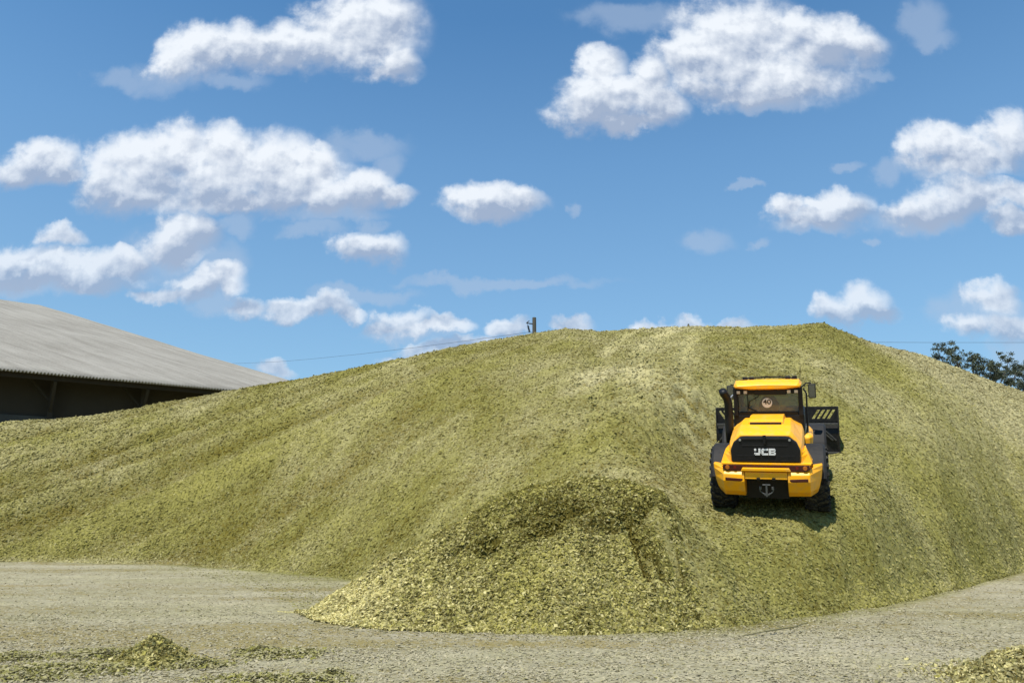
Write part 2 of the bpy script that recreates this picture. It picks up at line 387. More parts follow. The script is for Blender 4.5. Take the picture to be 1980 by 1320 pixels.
def dryness(t, u, X, Y):
    n = fbm(X * 0.35, Y * 0.35, 71, 4); n2 = fbm(X * 1.6, Y * 1.2, 77, 3)
    d = 0.18 + 0.9 * n + 0.5 * n2
    d = d + 0.22 * sst(u, 0.38, 0.5)
    mid = np.exp(-((u - (0.16 - 0.02 * t)) / 0.17) ** 2) * sst(t, 0.12, 0.40)
    d = d + 0.26 * mid
    d = d + 0.30 * sst(t, 0.80, 1.0) * sst(u, -0.1, 0.1)
    d = d + 0.50 * sst(u - (0.62 - 0.30 * (t - 0.45)), 0.0, 0.07) * sst(t, 0.35, 0.6)        # pale dry shoulder on the right
    d = d - 0.60 * np.exp(-((u - (0.52 - 0.20 * (t - 0.6))) / 0.055) ** 2) * sst(t, 0.45, 0.7)   # fresh dark strip beside it
    d = d + 0.32 * sst(t, 0.72, 0.95) * sst(-u, 0.30, 0.45)                                   # dry rim under the barn
    d = d - 0.18 * sst(u, 0.3, 0.45) * (1 - sst(t, 0.2, 0.5))
    s = t - 1.05 * u
    d = d + 0.55 * fbm(s * 15, u * 1.2, 81, 3) * sst(-u, 0, 0.2)
    d = d + 0.45 * (1 - sst(t, 0.0, 0.035)) * sst(-u, 0.2, 0.4)
    for (a0, a1, a2, w) in [(0.245, -0.25, 0.30, 1), (0.30, -0.30, 0.25, .8), (0.17, -0.08, 0.12, .8), (0.10, 0.06, 0.05, .7)]:
        cu_ = a0 + a1 * t + a2 * t * t
        for sgn in (-0.95, 0.95):
            dx = (u - cu_) * Y - sgn
            d = d + 0.22 * w * np.exp(-(dx / 0.35) ** 2) * sst(t, 0.1, 0.3) * np.clip(0.5 + 2.5 * fbm(X * 0.5 + 9, Y * 0.4, 421, 2), 0, 1)
    return np.clip(d, 0, 1.1)

TRK = [(0.245, -0.25, 0.30, 1), (0.30, -0.30, 0.25, .8), (0.17, -0.08, 0.12, .8), (0.10, 0.06, 0.05, .7), (0.36, -0.10, 0.12, .6)]
def heap_tone(t, u, X, Y):
    s = t - 1.05 * u + 0.05 * fbm(u * 6, t * 3, 51, 2)
    k = 1.1 * fbm(s * 16, u * 1.5, 61, 3) * sst(-u, -0.02, 0.2)
    k = k + 0.45 * (1 - 0.5 * sst(u, 0.4, 0.55)) * fbm(X * 0.5, Y * 0.6, 401, 4) + 0.35 * fbm(X * 2.2, Y * 2.0, 405, 3)
    for (a0, a1, a2, w) in TRK:
        cu_ = a0 + a1 * t + a2 * t * t
        for sgn in (-0.95, 0.95):
            dx = (u - cu_) * Y - sgn
            lug = np.sin((Y + np.abs(dx) * 0.9) * 2 * np.pi / 0.78)
            k = k + 0.55 * w * np.exp(-(dx / 0.32) ** 4) * (0.12 + lug) * sst(t, 0.1, 0.3) * (1 - 0.6 * sst(t, 0.8, 0.95)) * np.clip(0.5 + 2.5 * fbm(X * 0.5 + 9, Y * 0.4, 421, 2), 0, 1)
    k = k + 0.24 * sst(u, 0.36, 0.5) * (1 - sst(t, 0.6, 0.9))
    return k
def grid_mesh(us, ts_fn, nrow, zfn, name, mat, attrfn):
    U, T = np.meshgrid(us, np.linspace(0, 1, nrow))
    Yv = ts_fn(U, T)
    X = U * Yv
    Z, at_ = zfn(X, Yv)
    nc = len(us)
    idx = np.arange(nrow * nc).reshape(nrow, nc)
    q = np.stack([idx[:-1, :-1], idx[:-1, 1:], idx[1:, 1:], idx[1:, :-1]], -1).reshape(-1)
    return np.stack([X, Yv, Z], -1).reshape(-1, 3), q, {k: v.ravel() for k, v in at_.items()}

def chips(X, Y, Z, nrm, size, dry, tone, tilt=0.6, lift=0.3):
    """small bent leaf and stalk pieces lying on a surface"""
    n = len(X)
    nn = nrm + tilt * rng.normal(size=(n, 3)); nn /= np.linalg.norm(nn, axis=1)[:, None]
    r = rng.normal(size=(n, 3)); a = np.cross(nn, r); a /= np.linalg.norm(a, axis=1)[:, None]
    b = np.cross(nn, a)
    ln = size * rng.uniform(0.7, 1.6, n); wd = ln * rng.uniform(0.22, 0.7, n)
    c = np.stack([X, Y, Z], -1) + nrm * (size * lift * rng.uniform(0, 1, n))[:, None]
    bend = nn * (ln * rng.uniform(-0.25, 0.25, n))[:, None]
    A = a * (ln / 2)[:, None]; B = b * (wd / 2)[:, None]
    co = np.stack([c - A - B, c - A + B, c + bend + B, c + bend - B, c + A + B * 0.7, c + A - B * 0.7], 1).reshape(-1, 3)
    i = (np.arange(n) * 6)[:, None]
    q = (i + np.array([[0, 1, 2, 3, 3, 2, 4, 5]])).reshape(-1)
    return co, q, {'dry': np.repeat(dry, 6), 'tone': np.repeat(tone, 6)}
def join(parts):
    cos, qs, off = [], [], 0
    for co, q, a in parts:
        cos.append(co); qs.append(q + off); off += len(co)
    return np.concatenate(cos), np.concatenate(qs), {k: np.concatenate([p[2][k] for p in parts]) for k in parts[0][2]}
def normals(fn, X, Y, e=0.25):
    z = fn(X, Y); zx = fn(X + e, Y); zy = fn(X, Y + e)
    n = np.stack([-(zx - z) / e, -(zy - z) / e, np.ones_like(z)], -1)
    return n / np.linalg.norm(n, axis=1)[:, None]

def build_heap():
    us = np.concatenate([np.linspace(-1.45, -0.76, 70, endpoint=False), np.linspace(-0.76, 0.76, 1250), np.linspace(0.76, 1.45, 71)[1:]])
    def ts(U, T):
        b = base_Y(U) - 0.35; c = crest_Y(U)
        return b + (c - b) * (np.clip(T / 0.92, 0, 1) ** 1.12) + np.clip(T - 0.92, 0, None) / 0.08 * 22 * np.clip((T - 0.92) / 0.08, 0.05, 1)
    def zf(X, Y):
        z, t, u = heap_z(X, Y)
        z = z - 0.12 * (1 - sst(t, -0.03, 0.01))
        return z, {'dry': dryness(t, u, X, Y), 'tone': heap_tone(t, u, X, Y) - 0.04}
    A = grid_mesh(us, ts, 640, zf, '', None, None)
    n = 300000
    u = rng.uniform(-0.85, 0.85, n); tq = rng.uniform(0, 1.01, n) ** 1.5
    b = base_Y(u); c = crest_Y(u); Y = b + (c - b) * tq - 0.1; X = u * Y
    z, t, u2 = heap_z(X, Y)
    nr = normals(lambda x, y: heap_z(x, y, False)[0], X, Y)
    size = 0.028 + 0.0018 * Y * rng.uniform(0.5, 1.2, n)
    dr = dryness(t, u2, X, Y) + rng.normal(0, 0.2, n)
    tone = rng.normal(0.09, 0.13, n) + 0.9 * heap_tone(t, u2, X, Y)
    B = chips(X, Y, z, nr, size, np.clip(dr, 0, 1.2), tone, tilt=0.32)
    co, q, a = join([A, B])
    o = mesh_np('silage_heap', co, q, 4, M_heap, a)
    tag(o, 'huge clamp heap of chopped green maize rising behind the yard, loader on its slope', 'silage heap')
    # loose lumps of material sitting on the crest are part of the same noise
    return o
build_heap()

# ------------------------------------------------------------------ the tipped load in front
def march(px, py):
    u, v = uv(px, py)
    for Y in np.arange(11.8, 15.2, 0.02):
        if pile_z(np.array([u * Y]), np.array([Y]), False)[0][0] > 1.7 + v * Y: return u * Y, Y
    return u * 14, 14.0
for (px, py, rx, ry, dep, sl) in [(1232,1045,.13,.42,.42,-.25),(1262,1062,.08,.36,.36,-.3),(1288,1040,.10,.36,.40,-.3),(1342,1045,.11,.35,.45,-.3),(1218,1005,.16,.22,.30,-.2),(1310,1005,.10,.28,.28,-.3),(952,1050,.20,.16,.34,0),(1110,985,.32,.13,.26,0),(1010,1005,.26,.12,.24,0),(1175,1015,.28,.14,.24,0),(1060,1020,.28,.12,.2,0),(885,1058,.28,.10,.18,0),(1140,1060,.2,.12,.16,0),(1250,985,.2,.15,.2,0)]:
    HOLLOWS.append(march(px, py) + (rx, ry, dep, sl))
def build_pile():
    us = np.linspace(-0.30, 0.352, 760)
    def ts(U, T):
        b = pile_YB(U) - 0.12; c = pile_YC(U)
        return b + (c - b) * np.clip(T / 0.75, 0, 1) + np.clip(T - 0.75, 0, None) / 0.25 * 4.0
    def attr(X, Y, t, u):
        d = 0.22 + 0.5 * fbm(X * 0.8, Y * 0.8, 111, 3) + 0.45 * sst(-u, 0.08, 0.25)
        d = d - 0.20 * np.exp(-((t - 0.8) / 0.3) ** 2) * sst(u, -0.15, 0.0)
        return np.clip(d, 0, 1)
    def ptone(X, Y, t, u):     # moist under the brow, shade painted into hollows; dry rim lightened against edge shading
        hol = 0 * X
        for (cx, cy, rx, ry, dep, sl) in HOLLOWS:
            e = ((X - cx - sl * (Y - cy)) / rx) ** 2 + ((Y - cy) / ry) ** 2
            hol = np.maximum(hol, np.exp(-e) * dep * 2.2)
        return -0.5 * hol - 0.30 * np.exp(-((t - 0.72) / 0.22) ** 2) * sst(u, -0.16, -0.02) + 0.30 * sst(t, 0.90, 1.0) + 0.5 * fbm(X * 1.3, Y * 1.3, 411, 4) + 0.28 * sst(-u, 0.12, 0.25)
    def zf(X, Y):
        z, t, u = pile_z(X, Y)
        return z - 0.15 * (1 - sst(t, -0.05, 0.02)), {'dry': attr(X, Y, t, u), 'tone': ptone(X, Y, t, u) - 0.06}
    A = grid_mesh(us, ts, 520, zf, '', None, None)
    n = 190000
    u = rng.uniform(-0.278, 0.345, n); tq = rng.uniform(-0.02, 1.25, n)
    b = pile_YB(u); c = pile_YC(u); Y = b + (c - b) * tq; X = u * Y
    z, t, u2 = pile_z(X, Y)
    nr = normals(lambda x, y: pile_z(x, y, False)[0], X, Y)
    size = rng.uniform(0.018, 0.060, n)
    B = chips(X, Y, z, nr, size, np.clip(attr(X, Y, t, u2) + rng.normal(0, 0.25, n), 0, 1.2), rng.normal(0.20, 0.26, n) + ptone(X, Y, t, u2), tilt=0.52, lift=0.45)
    co, q, a = join([A, B])
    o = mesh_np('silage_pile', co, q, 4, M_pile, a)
    tag(o, 'freshly tipped pile of chopped maize with ragged brow in front of the big heap', 'silage pile')
build_pile()

# ------------------------------------------------------------------ the yard: one sheet to the horizon
def ground_attr(X, Y):
    u = X / np.maximum(Y, 0.5)
    d = 0.86 + 0.55 * fbm(X * 0.25, Y * 0.55, 121, 4) + 0.25 * fbm(X * 1.5, Y * 3, 125, 3)
    tone = 1.2 * fbm(X * 0.22, Y * 1.0, 127, 4) + 0.3 * fbm(X * 1.2, Y * 4.0, 129, 3)
    b = base_Y(u)
    d = d - 0.55 * (1 - sst(b - Y, 0.0, 1.6)) * (Y > 5)
    d = d - 0.35 * np.exp(-((u + 0.30) / 0.09) ** 2) * (1 - sst(b - Y, 0.5, 6)) * (Y > 5)
    tone = tone - 0.28 * np.exp(-((X + 0.5 + 0.0 * Y) / 5.0) ** 2 - ((Y - 11.3 + 0.02 * (X + 0.5) ** 2 * -1) / 0.8) ** 2)
    return np.clip(d, 0, 1.1), tone
GREEN = [(120,1292,0.62,0.13),(60,1300,0.5,0.14),(190,1290,0.45,0.12),(200,1262,0.35,0.12),(545,1262,0.40,0.12),(500,1312,0.42,0.12),(590,1314,0.35,0.10),(380,1282,0.30,0.08),(30,1268,0.35,0.1),(640,1302,0.12,0.06),(505,1256,.25,.06)]
def green_w(X, Y):
    w = 0 * X
    for (px, py, rx, ry) in GREEN:
        c = on_ground(px, py)
        w = np.maximum(w, np.exp(-(((X - c[0]) / rx) ** 2 + ((Y - c[1]) / (ry * 2.2)) ** 2)))
    return w
def build_ground():
    # polar sheet, fine towards the yard
    th = np.concatenate([np.linspace(-0.75, 0.75, 900), np.linspace(0.75, 2 * math.pi - 0.75, 90)[1:]])
    rr = np.concatenate([np.linspace(0.6, 7.5, 14)[:-1], np.linspace(7.5, 34, 620), 34 * (3500 / 34) ** (np.linspace(0, 1, 30)[1:])])
    TH, RR = np.meshgrid(th, rr)
    X = np.sin(TH) * RR; Y = np.cos(TH) * RR
    near = (1 - sst(RR, 30, 45)) * sst(Y, 2, 5)
    Z = near * (0.05 * fbm(X * 0.5, Y * 0.5, 141, 3) + 0.020 * fbm(X * 5, Y * 5, 145, 3) + 0.014 * fbm(X * 17, Y * 17, 147, 2)) - 0.02
    d, tone = ground_attr(X, Y)
    gw = green_w(X, Y)
    d = d * (1 - 0.55 * gw)
    nr, nc = X.shape
    idx = np.arange(nr * nc).reshape(nr, nc)
    nxt = np.roll(idx, -1, axis=1)
    q = np.stack([idx[:-1], nxt[:-1], nxt[1:], idx[1:]], -1).reshape(-1)
    co = np.stack([X, Y, Z], -1).reshape(-1, 3)
    d = np.where(RR > 60, 0.35, d)
    o = mesh_np('ground', co, q, 4, M_ground, {'dry': d.ravel(), 'tone': tone.ravel()})
    tag(o, 'dusty pale yard strewn with trampled maize chaff', kind='structure')
    def gz(X, Y): return (0.05 * fbm(X * 0.5, Y * 0.5, 141, 3) + 0.020 * fbm(X * 5, Y * 5, 145, 3)) - 0.015
    def foot(u): return np.minimum(base_Y(u), pile_YB(u) + 60 * np.clip(-0.26 - u, 0, 1) + 60 * np.clip(u - 0.33, 0, 1))
    # loose chaff
    n = 260000
    u = rng.uniform(-0.85, 0.85, n)
    Y = 1.0 / rng.uniform(1 / 31.0, 1 / 6.5, n); X = u * Y
    keep = (Y < base_Y(u) + 0.1) & ~((Y > pile_YB(u)) & (pile_z(X, Y, False)[0] > 0.03) & (u > -0.29) & (u < 0.34))
    dens = 0.30 + 1.3 * np.clip(fbm(X * 0.5, Y * 1.0, 151, 4) + 0.12, 0, 1) + 0.6 * (1 - sst(foot(u) - Y, 0, 0.8))
    keep &= rng.uniform(0, 1, n) < dens
    X, Y, u = X[keep], Y[keep], u[keep]; n = len(X)
    nr3 = np.tile(np.array([[0, 0, 1.0]]), (n, 1))
    edge = foot(u) - Y
    dd, tn = ground_attr(X, Y)
    dry = np.clip(0.95 + rng.normal(0, 0.25, n) - 0.6 * np.exp(-np.clip(edge, 0, None) / 0.5), 0, 1.25)
    A = chips(X, Y, gz(X, Y), nr3, rng.uniform(0.012, 0.036, n) + 0.0006 * Y, dry, rng.normal(0.28, 0.20, n) + tn * 0.5, tilt=0.20, lift=0.12)
    parts = [A]
    for (px, py, rx, ry) in GREEN:
        c = on_ground(px, py); m = int(7000 * rx)
        X = c[0] + rx * 0.6 * rng.normal(size=m); Y = c[1] + ry * 1.3 * rng.normal(size=m)
        z = gz(X, Y) + 0.06 * np.exp(-((X - c[0]) / rx) ** 2 - ((Y - c[1]) / ry / 2) ** 2) * rng.uniform(0, 1, m)
        parts.append(chips(X, Y, z, np.tile(np.array([[0, 0, 1.0]]), (m, 1)), rng.uniform(0.025, 0.05, m), np.clip(rng.normal(0.4, 0.3, m), 0, 1), rng.normal(0.50, 0.22, m), tilt=0.3))
    co, q, a = join(parts)
    o = mesh_np('loose_chaff', co, q, 4, M_ground, a)
    tag(o, 'loose chopped maize flakes scattered over the yard', 'chaff', kind='stuff')
build_ground()

def small_pile(name, cx, cy, rx, ry, h, seed, label, nchip, dry=0.12, skew=0.0):
    n = 110
    g = np.linspace(-1.25, 1.25, n); GX, GY = np.meshgrid(g, g)
    def zf(a, b):
        r = np.sqrt((a + 0.25 * fbm(a * 2, b * 2, seed, 3)) ** 2 + (b + 0.25 * fbm(a * 2 + 5, b * 2, seed, 3)) ** 2)
        z = h * np.clip(1 - r, 0, 1) ** 0.95 * (1 + skew * a) + 0.25 * h * fbm(a * 6, b * 6, seed + 3, 3) * (r < 1) * np.clip((1 - r) * 4, 0, 1)
        return z - 0.03 * (r >= 1)
    Z = zf(GX, GY)
    idx = np.arange(n * n).reshape(n, n)
    q = np.stack([idx[:-1, :-1], idx[:-1, 1:], idx[1:, 1:], idx[1:, :-1]], -1).reshape(-1)
    A = (np.stack([cx + GX * rx, cy + GY * ry, Z], -1).reshape(-1, 3), q, {'dry': np.full(n * n, dry), 'tone': np.full(n * n, -0.1)})
    a = rng.normal(0, 0.5, nchip); b = rng.normal(0, 0.5, nchip)
    nr3 = np.tile(np.array([[0, -0.2, 1.0]]), (nchip, 1))
    B = chips(cx + a * rx, cy + b * ry, np.maximum(zf(a, b), -0.01), nr3, rng.uniform(0.02, 0.05, nchip), np.clip(dry + rng.normal(0.1, 0.25, nchip), 0, 1.2), rng.normal(0.05, 0.27, nchip), tilt=0.8, lift=0.4)
    co, q, at_ = join([A, B])
    o = mesh_np(name, co, q, 4, M_pile, at_)
    tag(o, label, 'silage pile')
c = on_ground(275, 1284)
small_pile('small_silage_pile', c[0] + .05, c[1] + 0.22, 0.48, 0.36, 0.29, 201, 'knee-high little mound of dark green chopped maize alone on the dusty yard', 4200, 0.24, -0.25)
c = on_ground(2010, 1330)
small_pile('small_silage_pile', c[0] + .12, c[1] + 0.30, 0.70, 0.85, 0.34, 211, 'pale straw-coloured spill of chopped maize at the right edge of the yard', 9000, 0.55)

def twig():
    me = bmesh.new()
    pts = [on_ground(1435, 1232), on_ground(1480, 1226), on_ground(1515, 1223), on_ground(1540, 1222), on_ground(1563, 1216)]
    pts = [Vector(p) + Vector((0, 0, 0.025 + 0.02 * i)) for i, p in enumerate(pts)]
    tube(me, pts, [0.007, 0.009, 0.013, 0.010, 0.005], 6)
    tube(me, [pts[2], pts[2] + Vector((-0.12, 0.10, 0.05))], [0.01, 0.004], 5)
    o = obj('twig', me, M_twig); tag(o, 'thin bent dark green stalk lying on the bare yard below the heap edge', 'twig')

# ------------------------------------------------------------------ bmesh helpers
def obj(name, bm, mat, parent=None, smooth=False, bevel=0.0, normals_fix=True):
    if normals_fix: bmesh.ops.recalc_face_normals(bm, faces=bm.faces[:])
    if bevel:
        es = [e for e in bm.edges if len(e.link_faces) == 2 and e.calc_face_angle(0) > 0.5]
        if es: bmesh.ops.bevel(bm, geom=es, offset=bevel, segments=2, profile=0.6, affect='EDGES', clamp_overlap=True)
    me = bpy.data.meshes.new(name); bm.to_mesh(me); bm.free()
    if smooth:
        for p in me.polygons: p.use_smooth = True
    me.materials.append(mat)
    o = bpy.data.objects.new(name, me); col.objects.link(o)
    if parent: o.parent = parent
    return o
def box(bm, c, s, rot=None):
    m = Matrix.Translation(Vector(c))
    if rot: m = m @ Euler(rot).to_matrix().to_4x4()
    m = m @ Matrix.Diagonal((s[0], s[1], s[2], 1))
    bmesh.ops.create_cube(bm, size=1.0, matrix=m)
def box2(bm, a, b):
    box(bm, [(a[i] + b[i]) / 2 for i in range(3)], [abs(b[i] - a[i]) for i in range(3)])
def bar(bm, p, q, w, h=None):
    p = Vector(p); q = Vector(q); d = q - p; h = h or w
    m = Matrix.Translation((p + q) / 2) @ d.to_track_quat('Z', 'Y').to_matrix().to_4x4() @ Matrix.Diagonal((w, h, d.length, 1))
    bmesh.ops.create_cube(bm, size=1.0, matrix=m)
def tube(bm, pts, rad, seg=10, caps=True):
    pts = [Vector(p) for p in pts]
    if not isinstance(rad, (list, tuple)): rad = [rad] * len(pts)
    rings = []; ref = None
    for i, p in enumerate(pts):
        d = (pts[min(i + 1, len(pts) - 1)] - pts[max(i - 1, 0)]).normalized()
        if ref is None: ref = d.orthogonal().normalized()
        ref = (ref - d * ref.dot(d)).normalized(); b = d.cross(ref)
        rings.append([bm.verts.new(p + (ref * math.cos(2 * math.pi * k / seg) + b * math.sin(2 * math.pi * k / seg)) * rad[i]) for k in range(seg)])
    for r0, r1 in zip(rings, rings[1:]):
        for k in range(seg): bm.faces.new((r0[k], r0[(k + 1) % seg], r1[(k + 1) % seg], r1[k]))
    if caps: bm.faces.new(rings[0]); bm.faces.new(rings[-1])
def loft(bm, secs, closed=True, caps=True):
    rs = [[bm.verts.new(Vector(p)) for p in s] for s in secs]
    n = len(rs[0])
    for a, b in zip(rs, rs[1:]):
        for k in range(n if closed else n - 1):
            bm.faces.new((a[k], a[(k + 1) % n], b[(k + 1) % n], b[k]))
    if caps and closed: bm.faces.new(rs[0]); bm.faces.new(rs[-1])
def prism(bm, poly, axis, a, b):               # polygon in the two other axes, extruded along axis from a to b
    def P(p, t):
        if axis == 0: return (t, p[0], p[1])
        if axis == 1: return (p[0], t, p[1])
        return (p[0], p[1], t)
    loft(bm, [[P(p, a) for p in poly], [P(p, b) for p in poly]])
def empty(name, loc=(0, 0, 0), rot=(0, 0, 0)):
    o = bpy.data.objects.new(name, None); col.objects.link(o); o.location = loc; o.rotation_euler = rot; o.empty_display_size = 0.3
    return o

M_twig = simple('twig_bark', (0.11, 0.10, 0.04), 0.8)
twig()

# ------------------------------------------------------------------ materials of the built things
M_yel = simple('yellow_paint', (0.86, 0.385, 0.004), 0.38, 0, 0.30, 0.08, 3, coat=0.1, dust=0.22)
M_blk = simple('black_plastic', (0.007, 0.007, 0.0075), 0.5, 0, 0.3, 0.3, 5, dust=0.0)
M_gry = simple('dark_grey_plastic', (0.016, 0.0155, 0.015), 0.7, 0, 0.25, 0.25, 4, dust=0.02)
M_rub = simple('tyre_rubber', (0.016, 0.016, 0.016), 0.85, 0, 0.3, 0.3, 7, dust=0.18)
M_stl = simple('worn_dark_steel', (0.010, 0.010, 0.010), 0.6, 0.0, 0.3, 0.5, 5, dust=0.05)
M_met = simple('bright_steel', (0.45, 0.46, 0.46), 0.4, 0.8)
M_wht = simple('white_decal', (0.66, 0.66, 0.64), 0.5, 0, 0.3, 0.03)
M_lens = simple('lamp_lens', (0.55, 0.52, 0.44), 0.25, 0, 0.6, 0.1)
M_red = simple('dark_red_lens', (0.05, 0.004, 0.003), 0.25, 0, 0.6, 0.2)
M_amb = simple('amber_lens', (0.42, 0.12, 0.01), 0.25, 0, 0.6, 0.2)
M_sea = simple('seat_fabric', (0.05, 0.055, 0.055), 0.9)
def glass_mat():
    m, t, b = mat_new('tinted_glass')
    for n in list(t.nodes): t.nodes.remove(n)
    tr = N(t, 'ShaderNodeBsdfTransparent', inp={'Color': (0.72, 0.78, 0.76, 1)})
    gl = N(t, 'ShaderNodeBsdfGlossy', inp={'Color': (0.9, 0.95, 1, 1), 'Roughness': 0.03})
    nz_ = N(t, 'ShaderNodeTexNoise', inp={'Scale': 5.0})
    di = N(t, 'ShaderNodeBsdfDiffuse'); L(t, MIX(t, nz_.outputs['Fac'], (0.22, 0.23, 0.21), (0.38, 0.38, 0.34)), di.inputs['Color'])
    fr = N(t, 'ShaderNodeFresnel', inp={'IOR': 1.5})
    m1 = N(t, 'ShaderNodeMixShader'); L(t, fr.outputs[0], m1.inputs[0]); L(t, tr.outputs[0], m1.inputs[1]); L(t, gl.outputs[0], m1.inputs[2])
    m2 = N(t, 'ShaderNodeMixShader', inp={0: 0.24}); L(t, m1.outputs[0], m2.inputs[1]); L(t, di.outputs[0], m2.inputs[2])
    o = N(t, 'ShaderNodeOutputMaterial'); L(t, m2.outputs[0], o.inputs[0])
    return m
M_gls = glass_mat()

def text_mesh(txt, size, mat, name, parent, loc, rot, bold=0.0, extrude=0.004, sx=1.0):
    cu = bpy.data.curves.new('lettering', 'FONT'); cu.body = txt; cu.size = size; cu.align_x = 'CENTER'; cu.align_y = 'CENTER'
    cu.extrude = extrude; cu.offset = bold
    tmp = bpy.data.objects.new('lettering_tmp', cu); col.objects.link(tmp)
    bpy.context.view_layer.update()
    dg = bpy.context.evaluated_depsgraph_get()
    me = bpy.data.meshes.new_from_object(tmp.evaluated_get(dg))
    bpy.data.objects.remove(tmp); bpy.data.curves.remove(cu)
    me.name = name; me.materials.clear(); me.materials.append(mat)
    o = bpy.data.objects.new(name, me); col.objects.link(o); o.parent = parent
    o.location = loc; o.rotation_euler = rot; o.scale = (sx, 1, 1)
    return o

# ------------------------------------------------------------------ wheel loader
def loader():
    root = empty('wheel_loader'); root.matrix_world = LM
    tag(root, 'yellow and black wheel loader seen from behind, driving up the green heap', 'wheel loader')
    # rear frame and drive line
    b = bmesh.new()
    box2(b, (-0.40, -0.80, 0.42), (0.40, 1.6, 1.15)); box2(b, (-0.30, 1.6, 0.5), (0.30, 4.0, 1.05))
    box2(b, (-0.85, -0.16, 0.62), (0.85, 0.16, 0.86)); box2(b, (-0.85, 2.84, 0.62), (0.85, 3.16, 0.86))
    box2(b, (-0.78, 0.85, 0.95), (0.78, 1.9, 1.5))
    obj('chassis', b, M_blk, root, bevel=0.02)
    # counterweight halves
    prof = [(-0.62, 1.13), (-1.24, 1.15), (-1.35, 1.05), (-1.37, 0.90), (-1.25, 0.67), (-1.08, 0.54), (-0.62, 0.56)]
    for s in (-1, 1):
        b = bmesh.new()
        mid = [(s * 0.435, y, z) for y, z in prof]
        k1 = [(s * 0.87, y + 0.02, z + 0.01) for y, z in prof]
        out = [(s * (1.12 - 0.10 * max(0, (1.0 - z)) / 0.5 * 1.2), max(y + 0.40, -0.86) if y < -0.7 else y, z + (0.05 if z > 1 else 0.02)) for y, z in prof]
        loft(b, [mid, k1, out])
        cw = obj('counterweight', b, M_yel, root, bevel=0.018)
        b = bmesh.new()
        prism(b, [(s * 0.47, 0.90), (s * 0.83, 0.92), (s * 0.83, 0.985), (s * 0.47, 0.965)], 1, -1.365, -1.30)
        obj('step_slot', b, M_red, cw, bevel=0.008)
    # centre panel between them, its lip and hooks
    b = bmesh.new(); prism(b, [(-1.27, 1.12), (-1.33, 1.10), (-1.34, 0.955), (-1.0, 0.945), (-1.0, 1.12)], 0, -0.428, 0.428)
    cp_ = obj('centre_panel', b, M_yel, root, bevel=0.012)
    b = bmesh.new(); prism(b, [(-0.50, 1.13), (0.50, 1.13), (0.47, 1.195), (-0.47, 1.195)], 1, -1.375, -1.20)
    obj('panel_lip', b, M_yel, cp_, bevel=0.012)
    for x in (-0.155, 0.155):
        b = bmesh.new(); box(b, (x, -1.35, 0.965), (0.07, 0.05, 0.05)); obj('catch', b, M_blk, cp_, bevel=0.008)
    # hitch recess
    b = bmesh.new(); box2(b, (-0.43, -0.86, 0.44), (0.43, -0.81, 0.95)); obj('recess_plate', b, M_blk, root)
    b = bmesh.new()
    tube(b, [(0, -1.30, 0.58), (0, -1.30, 0.85)], 0.022, 10); tube(b, [(-0.08, -1.30, 0.83), (0.08, -1.30, 0.83)], 0.016, 8)
    tube(b, [(0.14 * math.cos(a), -1.27, 0.74 + 0.12 * math.sin(a)) for a in np.linspace(math.pi, 2 * math.pi, 10)], 0.013, 8)
    box(b, (-0.125, -1.28, 0.76), (0.045, 0.08, 0.06)); box(b, (0.125, -1.28, 0.76), (0.045, 0.08, 0.06)); box(b, (0, -1.2, 0.62), (0.10, 0.2, 0.04))
    obj('tow_hitch', b, simple('dull_hitch_steel', (0.10, 0.105, 0.105), 0.5, 0.5), root, bevel=0.004)
    # tail light strip
    b = bmesh.new(); prism(b, [(-0.885, 1.165), (-0.86, 1.255), (-0.4, 1.238), (0.4, 1.238), (0.86, 1.255), (0.885, 1.165), (0.80, 1.12), (-0.80, 1.12)], 1, -1.30, -1.0)
    tl = obj('tail_light_bar', b, M_red, root, bevel=0.01)
    for x in (-0.78, 0.78):
        b = bmesh.new(); bmesh.ops.create_cone(b, cap_ends=True, segments=20, radius1=0.045, radius2=0.04, depth=0.03, matrix=Matrix.Translation((x, -1.31, 1.195)) @ Matrix.Rotation(math.pi / 2, 4, 'X'))
        obj('tail_light', b, M_amb, tl)
        b = bmesh.new(); bmesh.ops.create_cone(b, cap_ends=True, segments=20, radius1=0.035, radius2=0.03, depth=0.03, matrix=Matrix.Translation((x * 0.80, -1.31, 1.19)) @ Matrix.Rotation(math.pi / 2, 4, 'X'))
        obj('tail_light', b, simple('red_lens', (0.12, 0.008, 0.005), 0.2), tl)
    # hood: ledge, flared flanks and the shell
    def sec(y, w, zs, wt_, zt, wb=None, zb=1.26):
        wb = wb or w
        pts = [(-wb, zb), (-w, zs), (-w + 0.03, zs + 0.10), (-wt_ - 0.06, zt - 0.06), (-wt_, zt), (wt_, zt), (wt_ + 0.06, zt - 0.06), (w - 0.03, zs + 0.10), (w, zs), (wb, zb)]
        return [(x, y, z) for x, z in pts]
    b = bmesh.new()
    loft(b, [sec(-1.16, 0.735, 1.50, 0.50, 1.87), sec(-1.02, 0.76, 1.54, 0.52, 1.925), sec(-0.6, 0.775, 1.62, 0.52, 2.0), sec(0.0, 0.78, 1.68, 0.51, 2.03), sec(0.45, 0.78, 1.70, 0.50, 2.01), sec(0.86, 0.76, 1.70, 0.50, 1.95)])
    hood = obj('hood', b, M_yel, root, bevel=0.02)
    b = bmesh.new()
    loft(b, [[(-0.385, y, z0), (-0.36, y + 0.02, z1), (0.36, y + 0.02, z1), (0.385, y, z0)] for y, z0, z1 in [(-0.52, 1.98, 2.055), (-0.35, 2.0, 2.09), (0.2, 2.03, 2.105), (0.86, 1.95, 2.04)]])
    obj('hood_hump', b, M_yel, hood, bevel=0.012)
    b = bmesh.new(); box(b, (0, -0.515, 2.015), (0.66, 0.06, 0.062), (R_(-12), 0, 0)); 
